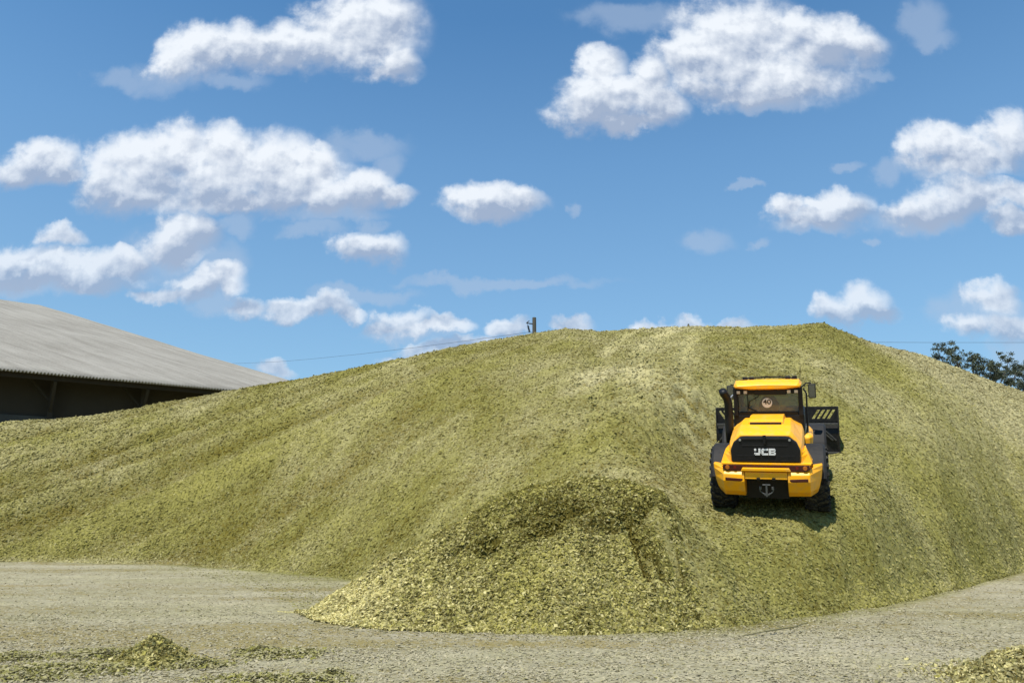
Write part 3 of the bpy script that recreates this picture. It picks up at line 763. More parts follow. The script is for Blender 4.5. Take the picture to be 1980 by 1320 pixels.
    for k in range(3): box(b, (0, -0.552, 1.995 + k * 0.02), (0.64, 0.012, 0.006), (R_(-12), 0, 0))
    obj('air_slot', b, simple('slot_dark', (0.02, 0.004, 0.002), 0.6), hood)
    for s in (-1, 1):
        b = bmesh.new()
        loft(b, [[(s * 0.70, -1.20, 1.255), (s * 0.93, -1.12, 1.255), (s * 0.93, -0.6, 1.255), (s * 0.70, -0.6, 1.255)],
                 [(s * 0.71, -1.17, 1.42), (s * 0.86, -1.06, 1.46), (s * 0.84, -0.6, 1.46), (s * 0.70, -0.6, 1.42)],
                 [(s * 0.73, -1.14, 1.50), (s * 0.82, -1.02, 1.56), (s * 0.80, -0.6, 1.56), (s * 0.72, -0.6, 1.50)]])
        obj('hood_flare', b, M_yel, hood, bevel=0.012)
    b = bmesh.new(); prism(b, [(-0.93, -0.7), (-0.90, -1.28), (0.90, -1.28), (0.93, -0.7)], 2, 1.245, 1.285)
    obj('rear_ledge', b, M_yel, root, bevel=0.010)
    # grille panel
    gp = [(-0.69, 1.295), (-0.705, 1.55), (-0.64, 1.72), (-0.50, 1.835), (-0.42, 1.85), (0.42, 1.85), (0.50, 1.835), (0.64, 1.72), (0.705, 1.55), (0.69, 1.295)]
    b = bmesh.new(); prism(b, gp, 1, -1.235, -1.1)
    gr = obj('grille', b, M_blk, root, bevel=0.03)
    for k in range(5):
        b = bmesh.new(); box(b, (0, -1.236, 1.33 + k * 0.027), (1.18, 0.016, 0.010)); obj('grille_slat', b, M_gry, gr)
    b = bmesh.new(); box(b, (0, -1.238, 1.655), (0.92, 0.014, 0.012)); box(b, (0, -1.24, 1.80), (0.92, 0.02, 0.03)); obj('grille_slat', b, M_gry, gr, bevel=0.003)
    for x in (-0.5, 0.5):
        b = bmesh.new(); bmesh.ops.create_cone(b, cap_ends=True, segments=16, radius1=0.026, radius2=0.024, depth=0.02, matrix=Matrix.Translation((x, -1.245, 1.775)) @ Matrix.Rotation(math.pi / 2, 4, 'X'))
        obj('cover_bolt', b, M_met, gr)
    b = bmesh.new(); tube(b, [(0, -1.27, 1.70), (0, -1.27, 1.88)], 0.034, 10); box(b, (0, -1.265, 1.80), (0.05, 0.05, 0.03)); obj('latch_handle', b, M_blk, gr, bevel=0.004)
    # JCB lettering, blocky letters with rounded corners
    def letters():
        b = bmesh.new(); y0, y1 = -1.262, -1.235; z0 = 1.455; H = 0.135; w = 0.042
        def rect(x0, x1, a, c): box2(b, (x0, y0, z0 + a), (x1, y1, z0 + c))
        x = -0.215                                                        # J
        rect(x + 0.085, x + 0.128, 0.035, H); rect(x + 0.012, x + 0.112, 0, w); rect(x, x + 0.035, 0.018, 0.052); rect(x, x + 0.04, H - 0.045, H - 0.004)
        x = -0.070                                                        # C
        rect(x, x + 0.044, 0.018, H - 0.018); rect(x + 0.012, x + 0.135, 0, 0.038); rect(x + 0.012, x + 0.135, H - 0.038, H)
        x = 0.078                                                         # B
        rect(x, x + 0.044, 0, H); rect(x + 0.044, x + 0.122, 0, 0.034); rect(x + 0.044, x + 0.122, H - 0.034, H); rect(x + 0.044, x + 0.116, 0.054, 0.082); rect(x + 0.10, x + 0.138, 0.012, 0.058); rect(x + 0.10, x + 0.134, 0.078, H - 0.012)
        return b
    obj('logo_lettering', letters(), M_wht, gr)
    # rear and front mudguards
    def guard(s, yc, r, w0, w1, a0, a1, name, th=0.035):
        b = bmesh.new(); secs = []
        for a in np.linspace(R_(a0), R_(a1), 15):
            c_, s_ = math.cos(a), math.sin(a)
            secs.append([(s * w0, yc - c_ * r, 0.62 + s_ * r), (s * (w1 - 0.05), yc - c_ * r, 0.62 + s_ * r), (s * w1, yc - c_ * (r - 0.04), 0.62 + s_ * (r - 0.04)),
                         (s * w1, yc - c_ * (r - 0.10), 0.62 + s_ * (r - 0.10)), (s * (w1 - 0.03), yc - c_ * (r - 0.10), 0.62 + s_ * (r - 0.10)), (s * (w1 - 0.04), yc - c_ * (r - th), 0.62 + s_ * (r - th)), (s * w0, yc - c_ * (r - th), 0.62 + s_ * (r - th))])
        loft(b, secs)
        obj(name, b, M_gry, root, smooth=False, bevel=0)
    for s in (-1, 1):
        guard(s, 0.0, 0.86, 0.76, 1.20, 18, 150, 'mudguard')
        guard(s, 3.0, 0.86, 0.60, 1.27, 5, 150, 'mudguard')
    # wheels
    def wheel(x, y):
        s = 1 if x > 0 else -1
        e = empty('wheel', (x, y, 0.70)); e.parent = root
        b = bmesh.new()
        prf = [(-0.24, 0.36), (-0.25, 0.50), (-0.245, 0.60), (-0.20, 0.655), (0, 0.67), (0.20, 0.655), (0.245, 0.60), (0.25, 0.50), (0.24, 0.36)]
        S = 40
        loft(b, [[(px, r * math.cos(2 * math.pi * k / S), r * math.sin(2 * math.pi * k / S)) for k in range(S)] for px, r in prf], caps=False)
        for k in range(22):
            for q in (-1, 1):
                a = 2 * math.pi * (k + (0.5 if q > 0 else 0)) / 22
                m = Matrix.Rotation(a, 4, 'X') @ Matrix.Translation((q * 0.125, 0, 0.675)) @ Matrix.Rotation(q * 0.55, 4, 'Z') @ Matrix.Diagonal((0.26, 0.07, 0.065, 1))
                bmesh.ops.create_cube(b, size=1.0, matrix=m)
                m = Matrix.Rotation(a, 4, 'X') @ Matrix.Translation((q * 0.245, 0.06 * 1, 0.61)) @ Matrix.Diagonal((0.035, 0.07, 0.13, 1))
                bmesh.ops.create_cube(b, size=1.0, matrix=m)
        t_ = obj('tyre', b, M_rub, e)
        b = bmesh.new()
        pr = [(-0.2, 0.37), (-0.2, 0.33), (0.02 * s, 0.28), (0.05 * s, 0.16), (0.16 * s, 0.15), (0.16 * s, 0.02)]
        loft(b, [[(px, r * math.cos(2 * math.pi * k / 28), r * math.sin(2 * math.pi * k / 28)) for k in range(28)] for px, r in pr], caps=True)
        tube(b, [(-0.23, 0, 0), (0.1, 0, 0)], 0.37, 28)
        obj('rim', b, M_yel, e)
    for x in (-0.99, 0.99):
        wheel(x, 0.0); wheel(x, 3.0)
    # cab
    def P4(zq):  # half widths of the cab at a height
        return 0.80 if zq < 2.3 else 0.76
    b = bmesh.new(); box2(b, (-0.80, 0.86, 1.30), (0.80, 2.45, 2.03)); 
    cab = obj('cab', b, M_blk, root, bevel=0.03)
    b = bmesh.new()
    for s in (-1, 1):
        bar(b, (s * 0.735, 0.90, 2.0), (s * 0.725, 0.90, 2.68), 0.125, 0.10)
        bar(b, (s * 0.745, 1.62, 2.0), (s * 0.73, 1.62, 2.58), 0.07, 0.07)
        bar(b, (s * 0.745, 2.40, 1.5), (s * 0.70, 2.30, 2.52), 0.08, 0.08)
        bar(b, (s * 0.735, 0.9, 2.66), (s * 0.70, 2.35, 2.50), 0.07)
    box2(b, (-0.68, 0.86, 2.52), (0.68, 0.94, 2.70)); box2(b, (-0.67, 0.86, 2.02), (0.67, 0.95, 2.10)); box2(b, (-0.68, 2.28, 2.44), (0.68, 2.34, 2.54))
    box2(b, (-0.30, 0.82, 2.50), (0.42, 0.87, 2.62))
    obj('cab_frame', b, M_blk, cab, bevel=0.012)
    b = bmesh.new(); box2(b, (-0.672, 0.895, 2.10), (0.672, 0.905, 2.52)); obj('rear_window', b, M_gls, cab)
    b = bmesh.new(); box2(b, (-0.66, 2.345, 1.6), (0.66, 2.355, 2.46)); obj('windscreen', b, M_gls, cab)
    for s in (-1, 1):
        b = bmesh.new(); box2(b, (s * 0.745, 0.96, 2.04), (s * 0.752, 2.28, 2.50)); obj('side_window', b, M_gls, cab)
    b = bmesh.new(); loft(b, [[(-0.24, y0, 2.0), (0.24, y0, 2.0), (0.24, y0 + .12, 2.0), (-0.24, y0 + .12, 2.0)] if k == 0 else ([(-0.23, y0, 2.25), (0.23, y0, 2.25), (0.23, y0 + .12, 2.25), (-0.23, y0 + .12, 2.25)] if k == 1 else [(-0.12, y0, 2.42), (0.12, y0, 2.42), (0.12, y0 + .1, 2.42), (-0.12, y0 + .1, 2.42)]) for k, y0 in ((0, 1.35), (1, 1.32), (2, 1.28))])
    box2(b, (-0.26, 1.35, 1.9), (0.26, 1.85, 2.03))
    obj('driver_seat', b, M_sea, cab, bevel=0.03)
    b = bmesh.new(); tube(b, [(-0.50, 1.9, 2.0), (-0.48, 1.75, 2.25)], 0.02, 8); tube(b, [(-0.48 + 0.16 * math.cos(a), 1.72 + 0.05 * math.sin(a), 2.27 + 0.15 * math.sin(a)) for a in np.linspace(0, 2 * math.pi, 18)], 0.014, 8)
    obj('steering_wheel', b, M_blk, cab)
    b = bmesh.new(); tube(b, [(-0.44, 0.86, 2.18), (-0.43, 0.86, 2.34), (-0.2, 0.86, 2.47)], 0.011, 6); tube(b, [(-0.46, 0.86, 2.20), (-0.26, 0.86, 2.10)], 0.014, 6)
    tube(b, [(-0.46, 0.86, 2.12), (-0.455, 0.86, 2.5)], 0.010, 6)
    obj('wiper', b, M_blk, cab)
    b = bmesh.new(); bmesh.ops.create_cone(b, cap_ends=True, segments=32, radius1=0.115, radius2=0.115, depth=0.006, matrix=Matrix.Translation((-0.02, 0.886, 2.305)) @ Matrix.Rotation(math.pi / 2, 4, 'X'))
    sg = obj('speed_sticker', b, M_wht, cab)
    text_mesh('40', 0.165, simple('sticker_ink', (0.02, 0.02, 0.02), 0.6), 'sticker_number', sg, (-0.02, 0.880, 2.325), (math.pi / 2, 0, 0), 0.004, 0.002, 1.1)
    for x in (-0.66, -0.50, 0.48, 0.64):
        b = bmesh.new(); box(b, (x, 0.835, 2.575), (0.095, 0.05, 0.085)); hl = obj('work_light', b, M_blk, cab, bevel=0.008)
        b = bmesh.new(); box(b, (x, 0.806, 2.575), (0.078, 0.012, 0.07)); obj('lens', b, M_lens, hl, bevel=0.004)
    # roof
    b = bmesh.new()
    def rs(y, w, z0, z1, ins=0.05):
        return [(-w * 0.97, y, z0 + 0.015), (-w, y, (z0 + z1) / 2), (-w + ins, y, z1), (0, y, z1 + 0.02), (w - ins, y, z1), (w, y, (z0 + z1) / 2), (w * 0.97, y, z0 + 0.015), (w * 0.5, y, z0 - 0.025), (-w * 0.5, y, z0 - 0.025)]
    loft(b, [rs(0.70, 0.70, 2.685, 2.735, 0.03), rs(0.78, 0.755, 2.66, 2.79), rs(0.98, 0.77, 2.65, 2.845), rs(1.7, 0.77, 2.60, 2.77), rs(2.40, 0.72, 2.50, 2.60)])
    roof = obj('roof', b, M_yel, cab, bevel=0.01)
    for x in (-0.27, 0.27):
        b = bmesh.new(); bmesh.ops.create_cone(b, cap_ends=True, segments=10, radius1=0.012, radius2=0.012, depth=0.012, matrix=Matrix.Translation((x, 0.775, 2.77)) @ Matrix.Rotation(math.pi / 2, 4, 'X')); obj('roof_bolt', b, simple('bolt_brown', (0.2, 0.07, 0.01), 0.6), roof)
    b = bmesh.new(); tube(b, [(-0.66, 1.5, 2.78), (-0.5, 1.5, 2.85), (0, 1.5, 2.875), (0.5, 1.5, 2.85), (0.66, 1.5, 2.78)], 0.016, 8); box(b, (0, 1.5, 2.87), (0.30, 0.05, 0.03))
    obj('roof_rail', b, M_blk, roof)
    for x in (-0.58, -0.42, 0.44, 0.60):
        b = bmesh.new(); box(b, (x, 1.95, 2.80), (0.115, 0.08, 0.085)); obj('roof_lamp', b, M_blk, roof, bevel=0.012)
    b = bmesh.new(); tube(b, [(0.72, 1.7, 2.70), (0.75, 1.7, 3.10)], [0.008, 0.005], 6); obj('antenna', b, M_blk, roof)
    # mirrors
    for s in (-1, 1):
        b = bmesh.new(); tube(b, [(s * 0.72, 2.3, 2.50), (s * 0.86, 2.32, 2.62), (s * 0.98, 2.3, 2.62)], 0.018, 8)
        arm = obj('mirror_arm', b, M_blk, cab)
        b = bmesh.new(); box(b, (s * 0.99, 2.28, 2.42), (0.18, 0.09, 0.36)); mh = obj('mirror', b, M_gry, arm, bevel=0.035)
        b = bmesh.new(); box(b, (s * 0.985, 2.232, 2.42), (0.14, 0.006, 0.31)); obj('mirror_glass', b, simple('mirror_glass', (0.20, 0.21, 0.20), 0.15, 0.9), mh, bevel=0.002)
    # hand rails and exhaust
    b = bmesh.new(); tube(b, [(0.82, 1.1, 1.5), (0.86, 1.08, 1.7), (0.86, 1.08, 2.5), (0.80, 1.1, 2.6)], 0.02, 8)
    obj('handrail', b, M_blk, cab)
    b = bmesh.new(); tube(b, [(-0.82, 0.95, 1.5), (-0.85, 0.93, 1.7), (-0.85, 0.93, 2.45), (-0.80, 0.95, 2.5)], 0.02, 8)
    obj('handrail', b, M_met, cab)
    b = bmesh.new(); tube(b, [(-0.86, 0.45, 1.40), (-0.87, 0.45, 1.75), (-0.87, 0.45, 2.35), (-0.90, 0.42, 2.50), (-0.96, 0.33, 2.62), (-0.97, 0.28, 2.68)], [0.10, 0.10, 0.095, 0.095, 0.095, 0.09], 16)
    obj('exhaust', b, M_blk, root, smooth=True)
    # tanks and steps on both flanks
    for s in (-1, 1):
        b = bmesh.new()
        loft(b, [[(s * 0.70, y, 1.25), (s * x1, y, 1.28), (s * x2, y, 1.50), (s * (x2 - 0.08), y, zt), (s * 0.72, y, zt + 0.02)] for y, x1, x2, zt in ((0.80, 0.88, 0.90, 1.48), (0.92, 0.95, 0.97, 1.55), (1.9, 0.97, 0.97, 1.60), (2.0, 0.92, 0.92, 1.55))])
        obj('side_tank', b, M_yel, root, bevel=0.03)
    # lift arms and bucket
    b = bmesh.new()
    for s in (-1, 1):
        bar(b, (s * 0.42, 2.6, 1.75), (s * 0.45, 4.9, 0.6), 0.10, 0.30)
    bar(b, (-0.45, 3.9, 1.1), (0.45, 3.9, 1.1), 0.16); bar(b, (0, 2.7, 1.3), (0, 4.6, 1.25), 0.14)
    obj('lift_arm', b, M_stl, root, bevel=0.01)
    e = empty('bucket', (-0.03, 5.1, 0.0)); e.parent = root
    b = bmesh.new()
    W_ = 1.66
    loft(b, [[(x, 0.12, 1.20), (x, 0.0, 0.9), (x, 0.02, 0.30), (x, 0.20, 0.06), (x, 1.5, 0.02), (x, 1.5, 0.06), (x, 0.25, 0.11), (x, 0.07, 0.33), (x, 0.05, 0.9), (x, 0.17, 1.20)] for x in (-W_, W_)])
    obj('bucket_shell', b, M_stl, e)
    for s in (-1, 1):
        b = bmesh.new(); prism(b, [(-0.02, 0.03), (1.5, 0.02), (1.35, 0.5), (0.5, 1.3), (0.20, 1.64), (0.08, 1.64), (-0.02, 0.9)], 0, s * (W_ + 0.003), s * (W_ + 0.038))
        obj('bucket_side', b, M_stl, e)
    # top guard with slanted slots cut through
    b = bmesh.new()
    y0, y1 = 0.10, 0.14
    def pl(pts): prism(b, pts, 1, y0, y1)
    za, zb_, zc, zd = 1.205, 1.30, 1.56, 1.65
    pl([(-W_, za), (W_, za), (W_, zb_), (-W_, zb_)]); pl([(-W_, zc), (W_, zc), (W_, zd), (-W_, zd)])
    sl = 0.16
    for s in (-1, 1):
        x = 0.98
        edges = [0.0]
        pl([(0.0, zb_), (s * x, zb_), (s * (x + sl), zc), (0.0, zc)])
        for k in range(4):
            x += 0.075
            x1 = x + 0.060
            if k < 3: pl([(s * x, zb_), (s * x1, zb_), (s * (x1 + sl), zc), (s * (x + sl), zc)])
            else: pl([(s * x, zb_), (s * W_, zb_), (s * W_, zc), (s * (x + sl), zc)])
            x = x1
    obj('bucket_guard', b, M_stl, e)
    M_edge = simple('bucket_edge_steel', (0.06, 0.06, 0.057), 0.5, 0.4, dust=0.2)
    for s in (-1, 1):
        b = bmesh.new()
        box2(b, (s * 0.9, -0.06, 1.12), (s * W_, 0.02, 1.19)); box2(b, (s * 0.9, -0.05, 0.30), (s * W_, 0.03, 0.36)); box2(b, (s * 0.9, -0.06, 0.04), (s * 1.7, 0.06, 0.12))
        box2(b, (s * 1.12, -0.05, 0.95), (s * 1.27, 0.04, 1.10)); bar(b, (s * 1.25, -0.03, 0.95), (s * 1.52, -0.03, 0.70), 0.05, 0.04); bar(b, (s * 1.32, -0.03, 0.98), (s * 1.6, -0.03, 0.70), 0.04, 0.04)
        box2(b, (s * 0.55, -0.12, 0.2), (s * 0.65, 0.03, 1.3))
        obj('bucket_rib', b, M_edge, e, bevel=0.006)
    b = bmesh.new(); tube(b, [(0.75, -0.05, 1.12), (1.05, -0.05, 1.12)], 0.055, 10); tube(b, [(0.62, -0.05, 1.1), (0.9, -0.03, 1.16)], 0.03, 8)
    obj('bucket_cylinder', b, M_stl, e)
loader()

# ------------------------------------------------------------------ barn behind the left end of the heap
def roof_mat():
    m, t, b = mat_new('weathered_fibre_cement')
    tcn = N(t, 'ShaderNodeTexCoord')
    uvn = N(t, 'ShaderNodeAttribute', attribute_name='along'); uvd = N(t, 'ShaderNodeAttribute', attribute_name='down')
    cx = N(t, 'ShaderNodeCombineXYZ'); L(t, M(t, 'MULTIPLY', uvn.outputs['Fac'], 1.6), cx.inputs[0]); L(t, M(t, 'MULTIPLY', uvd.outputs['Fac'], 0.12), cx.inputs[1])
    n1_ = N(t, 'ShaderNodeTexNoise', inp={'Scale': 1.0, 'Detail': 7.0, 'Roughness': 0.65}); L(t, cx.outputs[0], n1_.inputs['Vector'])
    n2_ = N(t, 'ShaderNodeTexNoise', inp={'Scale': 3.5, 'Detail': 6.0, 'Roughness': 0.7}); L(t, tcn.outputs['Object'], n2_.inputs['Vector'])
    n3_ = N(t, 'ShaderNodeTexNoise', inp={'Scale': 0.18, 'Detail': 3.0}); L(t, tcn.outputs['Object'], n3_.inputs['Vector'])
    k = M(t, 'ADD', M(t, 'MULTIPLY', n1_.outputs['Fac'], 0.6), M(t, 'ADD', M(t, 'MULTIPLY', n2_.outputs['Fac'], 0.25), M(t, 'MULTIPLY', n3_.outputs['Fac'], 0.25)))
    c = MIX(t, SS(t, k, 0.38, 0.70), (0.175, 0.165, 0.142), (0.262, 0.251, 0.221))
    # dark laps between the sheet courses
    fr = M(t, 'FRACT', M(t, 'DIVIDE', uvd.outputs['Fac'], 2.35))
    lap = M(t, 'MULTIPLY', M(t, 'SUBTRACT', 1.0, SS(t, fr, 0.0, 0.035)), 0.5)
    c = MIX(t, lap, c, (0.10, 0.095, 0.08))
    L(t, c, b.inputs['Base Color']); b.inputs['Roughness'].default_value = 0.9; b.inputs['Specular IOR Level'].default_value = 0.2
    return m
def barn():
    M_roof = roof_mat()
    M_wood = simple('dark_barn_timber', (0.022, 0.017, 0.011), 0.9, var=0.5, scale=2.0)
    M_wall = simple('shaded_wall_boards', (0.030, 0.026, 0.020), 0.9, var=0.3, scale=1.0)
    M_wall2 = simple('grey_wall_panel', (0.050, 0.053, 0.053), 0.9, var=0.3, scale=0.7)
    A = Vector(at(0, 713, 46.0)); r = ray(440, 753); B = Vector(EYE + r * ((A.z - 1.7) / r[2])); r = ray(691, 776); Cn = Vector(EYE + r * ((A.z - 1.7) / r[2]))
    E_ = (Cn - A).normalized(); Nn = Vector((-E_.y, E_.x, 0))
    Rr = Vector(at(75, 589, 80.0)); F_ = Rr - Cn; fl = F_.length; Fd = F_ / fl
    LEN = (Cn - A).length + 16.0                      # the eave goes on beyond the frame
    root = empty('barn', (Cn - E_ * LEN / 2)[:2] + (0,)) if False else empty('barn', (0, 0, 0))
    tag(root, 'long open-sided barn with weathered grey corrugated roof behind the left end of the heap', 'barn')
    per = 0.20; upv = E_.cross(Fd).normalized()
    if upv.z < 0: upv = -upv
    ns = int(LEN / per * 6); ss = np.linspace(0, LEN, ns); nd = 30; dd = np.linspace(0, fl, nd)
    S_, D_ = np.meshgrid(ss, dd)
    # sheets lap by a few centimetres; the ridge sags slightly
    wave = 0.07 * np.sin(2 * np.pi * S_ / per)
    co = (np.array(Cn)[None, None] - S_[..., None] * np.array(E_) + D_[..., None] * np.array(Fd) + wave[..., None] * np.array(upv))
    sag = 0.25 * fbm(S_ * 0.12, D_ * 0.1, 301, 2) + 0.03 * fbm(S_ * 0.8, D_ * 0.5, 303, 2)
    co = co + (sag * sst(D_, 1, 6))[..., None] * np.array(upv)
    top = co.reshape(-1, 3); bot = top - 0.055 * np.array(upv)
    idx = np.arange(nd * ns).reshape(nd, ns); q = np.stack([idx[:-1, :-1], idx[1:, :-1], idx[1:, 1:], idx[:-1, 1:]], -1).reshape(-1)
    k = nd * ns
    q2 = np.stack([idx[:-1, :-1], idx[:-1, 1:], idx[1:, 1:], idx[1:, :-1]], -1).reshape(-1) + k
    e1 = np.stack([idx[0, :-1], idx[0, 1:], idx[0, 1:] + k, idx[0, :-1] + k], -1).reshape(-1)
    e2 = np.stack([idx[:-1, 0], idx[:-1, 0] + k, idx[1:, 0] + k, idx[1:, 0]], -1).reshape(-1)
    mesh_np('roof', np.concatenate([top, bot]), np.concatenate([q, q2, e1, e2]), 4, M_roof, {'along': np.tile(S_.ravel(), 2), 'down': np.tile((fl - D_).ravel(), 2)}, root, smooth=False)
    # far slope and ridge
    b = bmesh.new(); far = Nn * (F_.dot(Nn)); RL = Rr - E_ * LEN
    fa = Rr + Nn * F_.dot(Nn) - Vector((0, 0, F_.z)); fb = fa - E_ * LEN
    vs = [b.verts.new(p) for p in (Rr - Vector((0, 0, .05)), RL - Vector((0, 0, .05)), fb, fa)]; b.faces.new(vs)
    r_ = bmesh.ops.extrude_face_region(b, geom=b.faces[:]); bmesh.ops.translate(b, verts=[v for v in r_['geom'] if isinstance(v, bmesh.types.BMVert)], vec=(0, 0, -0.08))
    me = obj('roof', b, M_roof, root)
    # walls: recessed behind the eave
    inn = Nn * 1.3
    zt = A.z
    def W(s, o, z): return Cn - E_ * s + Nn * o + Vector((0, 0, z - Cn.z))
    b = bmesh.new()
    rise = F_.z / F_.dot(Nn)
    def wallbox(s0, s1, o0, o1, z0, z1):
        loft(b, [[W(s0, o0, z0), W(s1, o0, z0), W(s1, o1, z0), W(s0, o1, z0)], [W(s0, o0, z1), W(s1, o0, z1), W(s1, o1, z1), W(s0, o1, z1)]])
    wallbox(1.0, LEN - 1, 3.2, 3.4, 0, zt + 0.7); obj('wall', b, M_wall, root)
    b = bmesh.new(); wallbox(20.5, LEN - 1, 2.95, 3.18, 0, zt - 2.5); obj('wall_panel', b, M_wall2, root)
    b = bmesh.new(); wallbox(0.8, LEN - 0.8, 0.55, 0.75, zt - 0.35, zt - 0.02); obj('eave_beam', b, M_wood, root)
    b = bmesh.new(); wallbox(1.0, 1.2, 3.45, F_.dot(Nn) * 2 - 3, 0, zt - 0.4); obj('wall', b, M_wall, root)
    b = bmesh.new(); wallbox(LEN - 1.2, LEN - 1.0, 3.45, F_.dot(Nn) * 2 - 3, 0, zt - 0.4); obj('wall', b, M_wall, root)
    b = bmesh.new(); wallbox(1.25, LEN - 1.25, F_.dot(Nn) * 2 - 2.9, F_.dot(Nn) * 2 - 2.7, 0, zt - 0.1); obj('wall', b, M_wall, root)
    M_post = simple('grey_post_timber', (0.024, 0.021, 0.016), 0.9, var=0.3, scale=2.0)
    for i in range(7):
        s = 4.0 + i * 5.6
        b = bmesh.new(); wallbox(s, s + 0.3, 2.5, 2.8, 0, zt + 0.1); po = obj('post', b, M_post, root)
        b = bmesh.new(); bar(b, W(s + 0.15, 2.6, zt - 2.2), W(s + 0.15, 0.65, zt - 0.35), 0.18, 0.18); bar(b, W(s + 0.15, 2.62, zt - 1.6), W(s + 1.6, 2.62, zt + 0.05), 0.14, 0.14); obj('brace', b, M_post, po)
barn()

# ------------------------------------------------------------------ utility pole and lines
M_pole = simple('creosoted_pole', (0.060, 0.055, 0.040), 0.9, var=0.5, scale=4)
M_wire = simple('line_wire', (0.05, 0.055, 0.06), 0.6)
def pole():
    Yp = 47.0
    p = at(1033, 614, Yp); H = p[2]
    e = empty('utility_pole', (p[0], Yp, 0)); tag(e, 'weathered wooden utility pole poking above the crest of the heap', 'utility pole')
    b = bmesh.new(); tube(b, [(0, 0, 0), (0, 0, H * 0.6), (0, 0, H)], [0.20, 0.15, 0.125], 14); obj('pole', b, M_pole, e)
    q = at(1018, 624.5, Yp) - np.array([p[0], Yp, 0]); z0 = at(1030, 626.5, Yp)[2]
    b = bmesh.new(); tube(b, [(0, 0, z0), (q[0], 0, q[2])], [0.045, 0.035], 8); tube(b, [(q[0], 0, q[2]), (q[0] + 0.19, 0, q[2] + 0.16)], [0.04, 0.022], 8); obj('bracket', b, M_stl, e)
    b = bmesh.new(); a = at(1021, 630, Yp) - np.array([p[0], Yp, 0]); c = at(1024, 642, Yp) - np.array([p[0], Yp, 0])
    tube(b, [(q[0] + .03, 0, q[2]), (a[0], 0, a[2])], 0.012, 6)
    n = 9
    for i in range(n):
        t0 = i / n; t1 = (i + 0.6) / n
        r = 0.075 if i % 2 == 0 else 0.04
        P_ = lambda t: (a[0] + (c[0] - a[0]) * t, 0, a[2] + (c[2] - a[2]) * t)
        tube(b, [P_(t0), P_(t1)], r, 10)
    tube(b, [(a[0], 0, a[2]), (c[0], 0, c[2])], 0.02, 6)
    obj('insulator', b, M_stl, e)
    w = at(1024, 642, Yp)
    def wire(pts, r, label):
        b = bmesh.new(); tube(b, pts, r, 6); o = obj('power_line', b, M_wire); tag(o, label, 'power line', 'overhead wires')
    P0_, P1_ = w, at(380, 706, 62.0)
    mids = [tuple(P0_)]
    for (px, py, Yq) in [(900, 659, 54), (800, 672, 61), (700, 684, 69), (600, 694, 77.0), (540, 699, 82), (470, 702, 88.0), (300, 706, 96.0), (0, 705, 110.0), (-400, 690, 130.0)]:
        mids.append(tuple(at(px, py, Yq)))
    wire(mids, 0.011, 'thin overhead wire running down left from the pole towards the barn')
    mids = [tuple(w)] + [tuple(at(px, py, Yq)) for (px, py, Yq) in [(1300, 656, 50.0), (1600, 661, 54.0), (1800, 662, 56.0), (1990, 662, 58.0), (2400, 655, 64.0)]]
    wire(mids, 0.011, 'thin overhead wire crossing the sky level above the trees on the right')
pole()
def stake():
    p = at(1331, 626, 38.0); b = bmesh.new(); tube(b, [(p[0], p[1], p[2] - 1.5), (p[0], p[1], p[2] - 0.05), (p[0] + 0.01, p[1], p[2])], [0.05, 0.05, 0.03], 8)
    o = obj('stake', b, M_pole); tag(o, 'tiny dark stake tip showing on the crest right of the pole', 'stake')
stake()

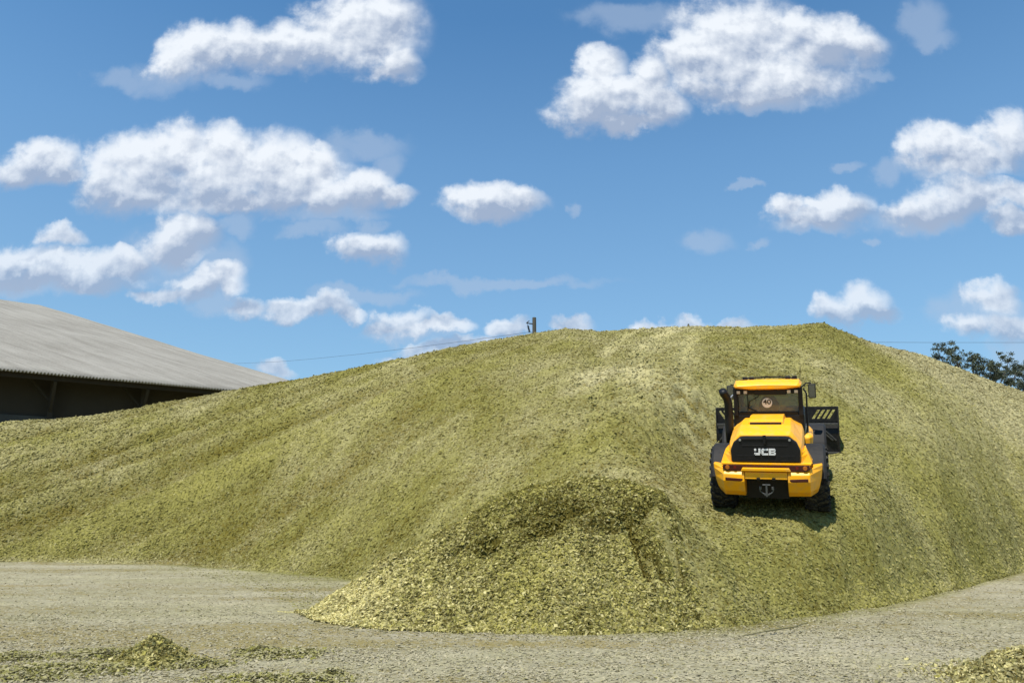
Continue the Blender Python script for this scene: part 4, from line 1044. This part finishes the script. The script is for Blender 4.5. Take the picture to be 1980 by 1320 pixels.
# ------------------------------------------------------------------ trees behind the right shoulder
def leaf_mat():
    m, t, b = mat_new('dark_foliage')
    a = N(t, 'ShaderNodeAttribute', attribute_name='tone')
    L(t, MIX(t, a.outputs['Fac'], (0.034, 0.044, 0.030), (0.100, 0.118, 0.075)), b.inputs['Base Color'])
    b.inputs['Roughness'].default_value = 0.7; b.inputs['Specular IOR Level'].default_value = 0.2
    return m
M_leaf = leaf_mat(); M_bark = simple('bark', (0.045, 0.036, 0.028), 0.9, var=0.4)
def tree(name, label, Yt, base_px, clumps, nleaf):
    bx = at(base_px, 800, Yt)[0]
    e = empty(name, (bx, Yt, 0)); tag(e, label, 'tree')
    C_ = []
    for (px, py, r) in clumps:
        rr = r / FPX * Yt
        p = at(px, py, Yt); C_.append((p[0] - bx, rng.uniform(-1.4, 1.4), p[2], rr))
    zmin = min(c[2] for c in C_)
    b = bmesh.new(); fork = Vector((0, 0, zmin * 0.72))
    tube(b, [(0, 0, 0), (0.1, 0, fork.z * 0.5), fork], [0.42, 0.33, 0.26], 12)
    for (x, y, z, r) in C_:
        mid = fork.lerp(Vector((x, y, z)), 0.5) + Vector((x * 0.08, 0, 0.3 - 0.02 * abs(x)))
        tube(b, [fork, mid, (x, y, z)], [0.12, 0.06, 0.02], 6)
    obj('trunk', b, M_bark, e)
    cos, tn = [], []
    for (x, y, z, r) in C_:
        m = int(nleaf * (r / 0.7) ** 1.6)
        ns_ = max(4, int(m / 60))
        sub = np.array([x, y, z]) + rng.normal(size=(ns_, 3)) * r * np.array([0.55, 0.8, 0.42])
        k = rng.integers(0, ns_, m)
        p = sub[k] + rng.normal(size=(m, 3)) * 0.13 * np.array([1, 1, 0.7])
        a = rng.normal(size=(m, 3)); a /= np.linalg.norm(a, axis=1)[:, None]
        bb = np.cross(a, rng.normal(size=(m, 3))); bb /= np.linalg.norm(bb, axis=1)[:, None]
        s = rng.uniform(0.045, 0.10, m)[:, None]
        cos.append(np.stack([p - a * s, p + bb * s * 0.5, p + a * s, p - bb * s * 0.5], 1).reshape(-1, 3)); tn.append(np.repeat(rng.uniform(0, 1, m), 4))
    co = np.concatenate(cos)
    mesh_np('crown', co, np.arange(len(co)), 4, M_leaf, {'tone': np.concatenate(tn)}, e)
tree('tree', 'dark flat-topped tree with gappy crown rising behind the heap\'s right shoulder', 62.0, 1890,
     [(1799,678,9),(1806,688,10),(1825,676,12),(1838,678,10),(1822,692,16),(1845,695,16),(1865,693,13),(1868,700,14),(1885,694,16),(1893,706,20),(1908,712,20),(1890,722,16),(1915,728,18),(1925,710,13),(1942,695,9),(1933,700,9),(1932,722,15),(1945,720,14),(1958,716,12),(1967,722,11),(1940,738,16),(1960,740,14),(1850,706,12),(1925,745,16),(1870,715,10),(1975,752,14),(1950,755,18),(1900,740,14),(1832,700,10)], 620)
tree('tree', 'dark tree cut off by the right edge of the picture behind the heap', 66.0, 2040,
     [(1974,704,10),(1982,712,14),(1990,735,14),(1978,742,14),(2005,720,22),(2030,700,26),(2055,715,26),(2020,745,24),(2060,750,28),(2095,735,24),(1990,752,16),(2040,690,16)], 620)
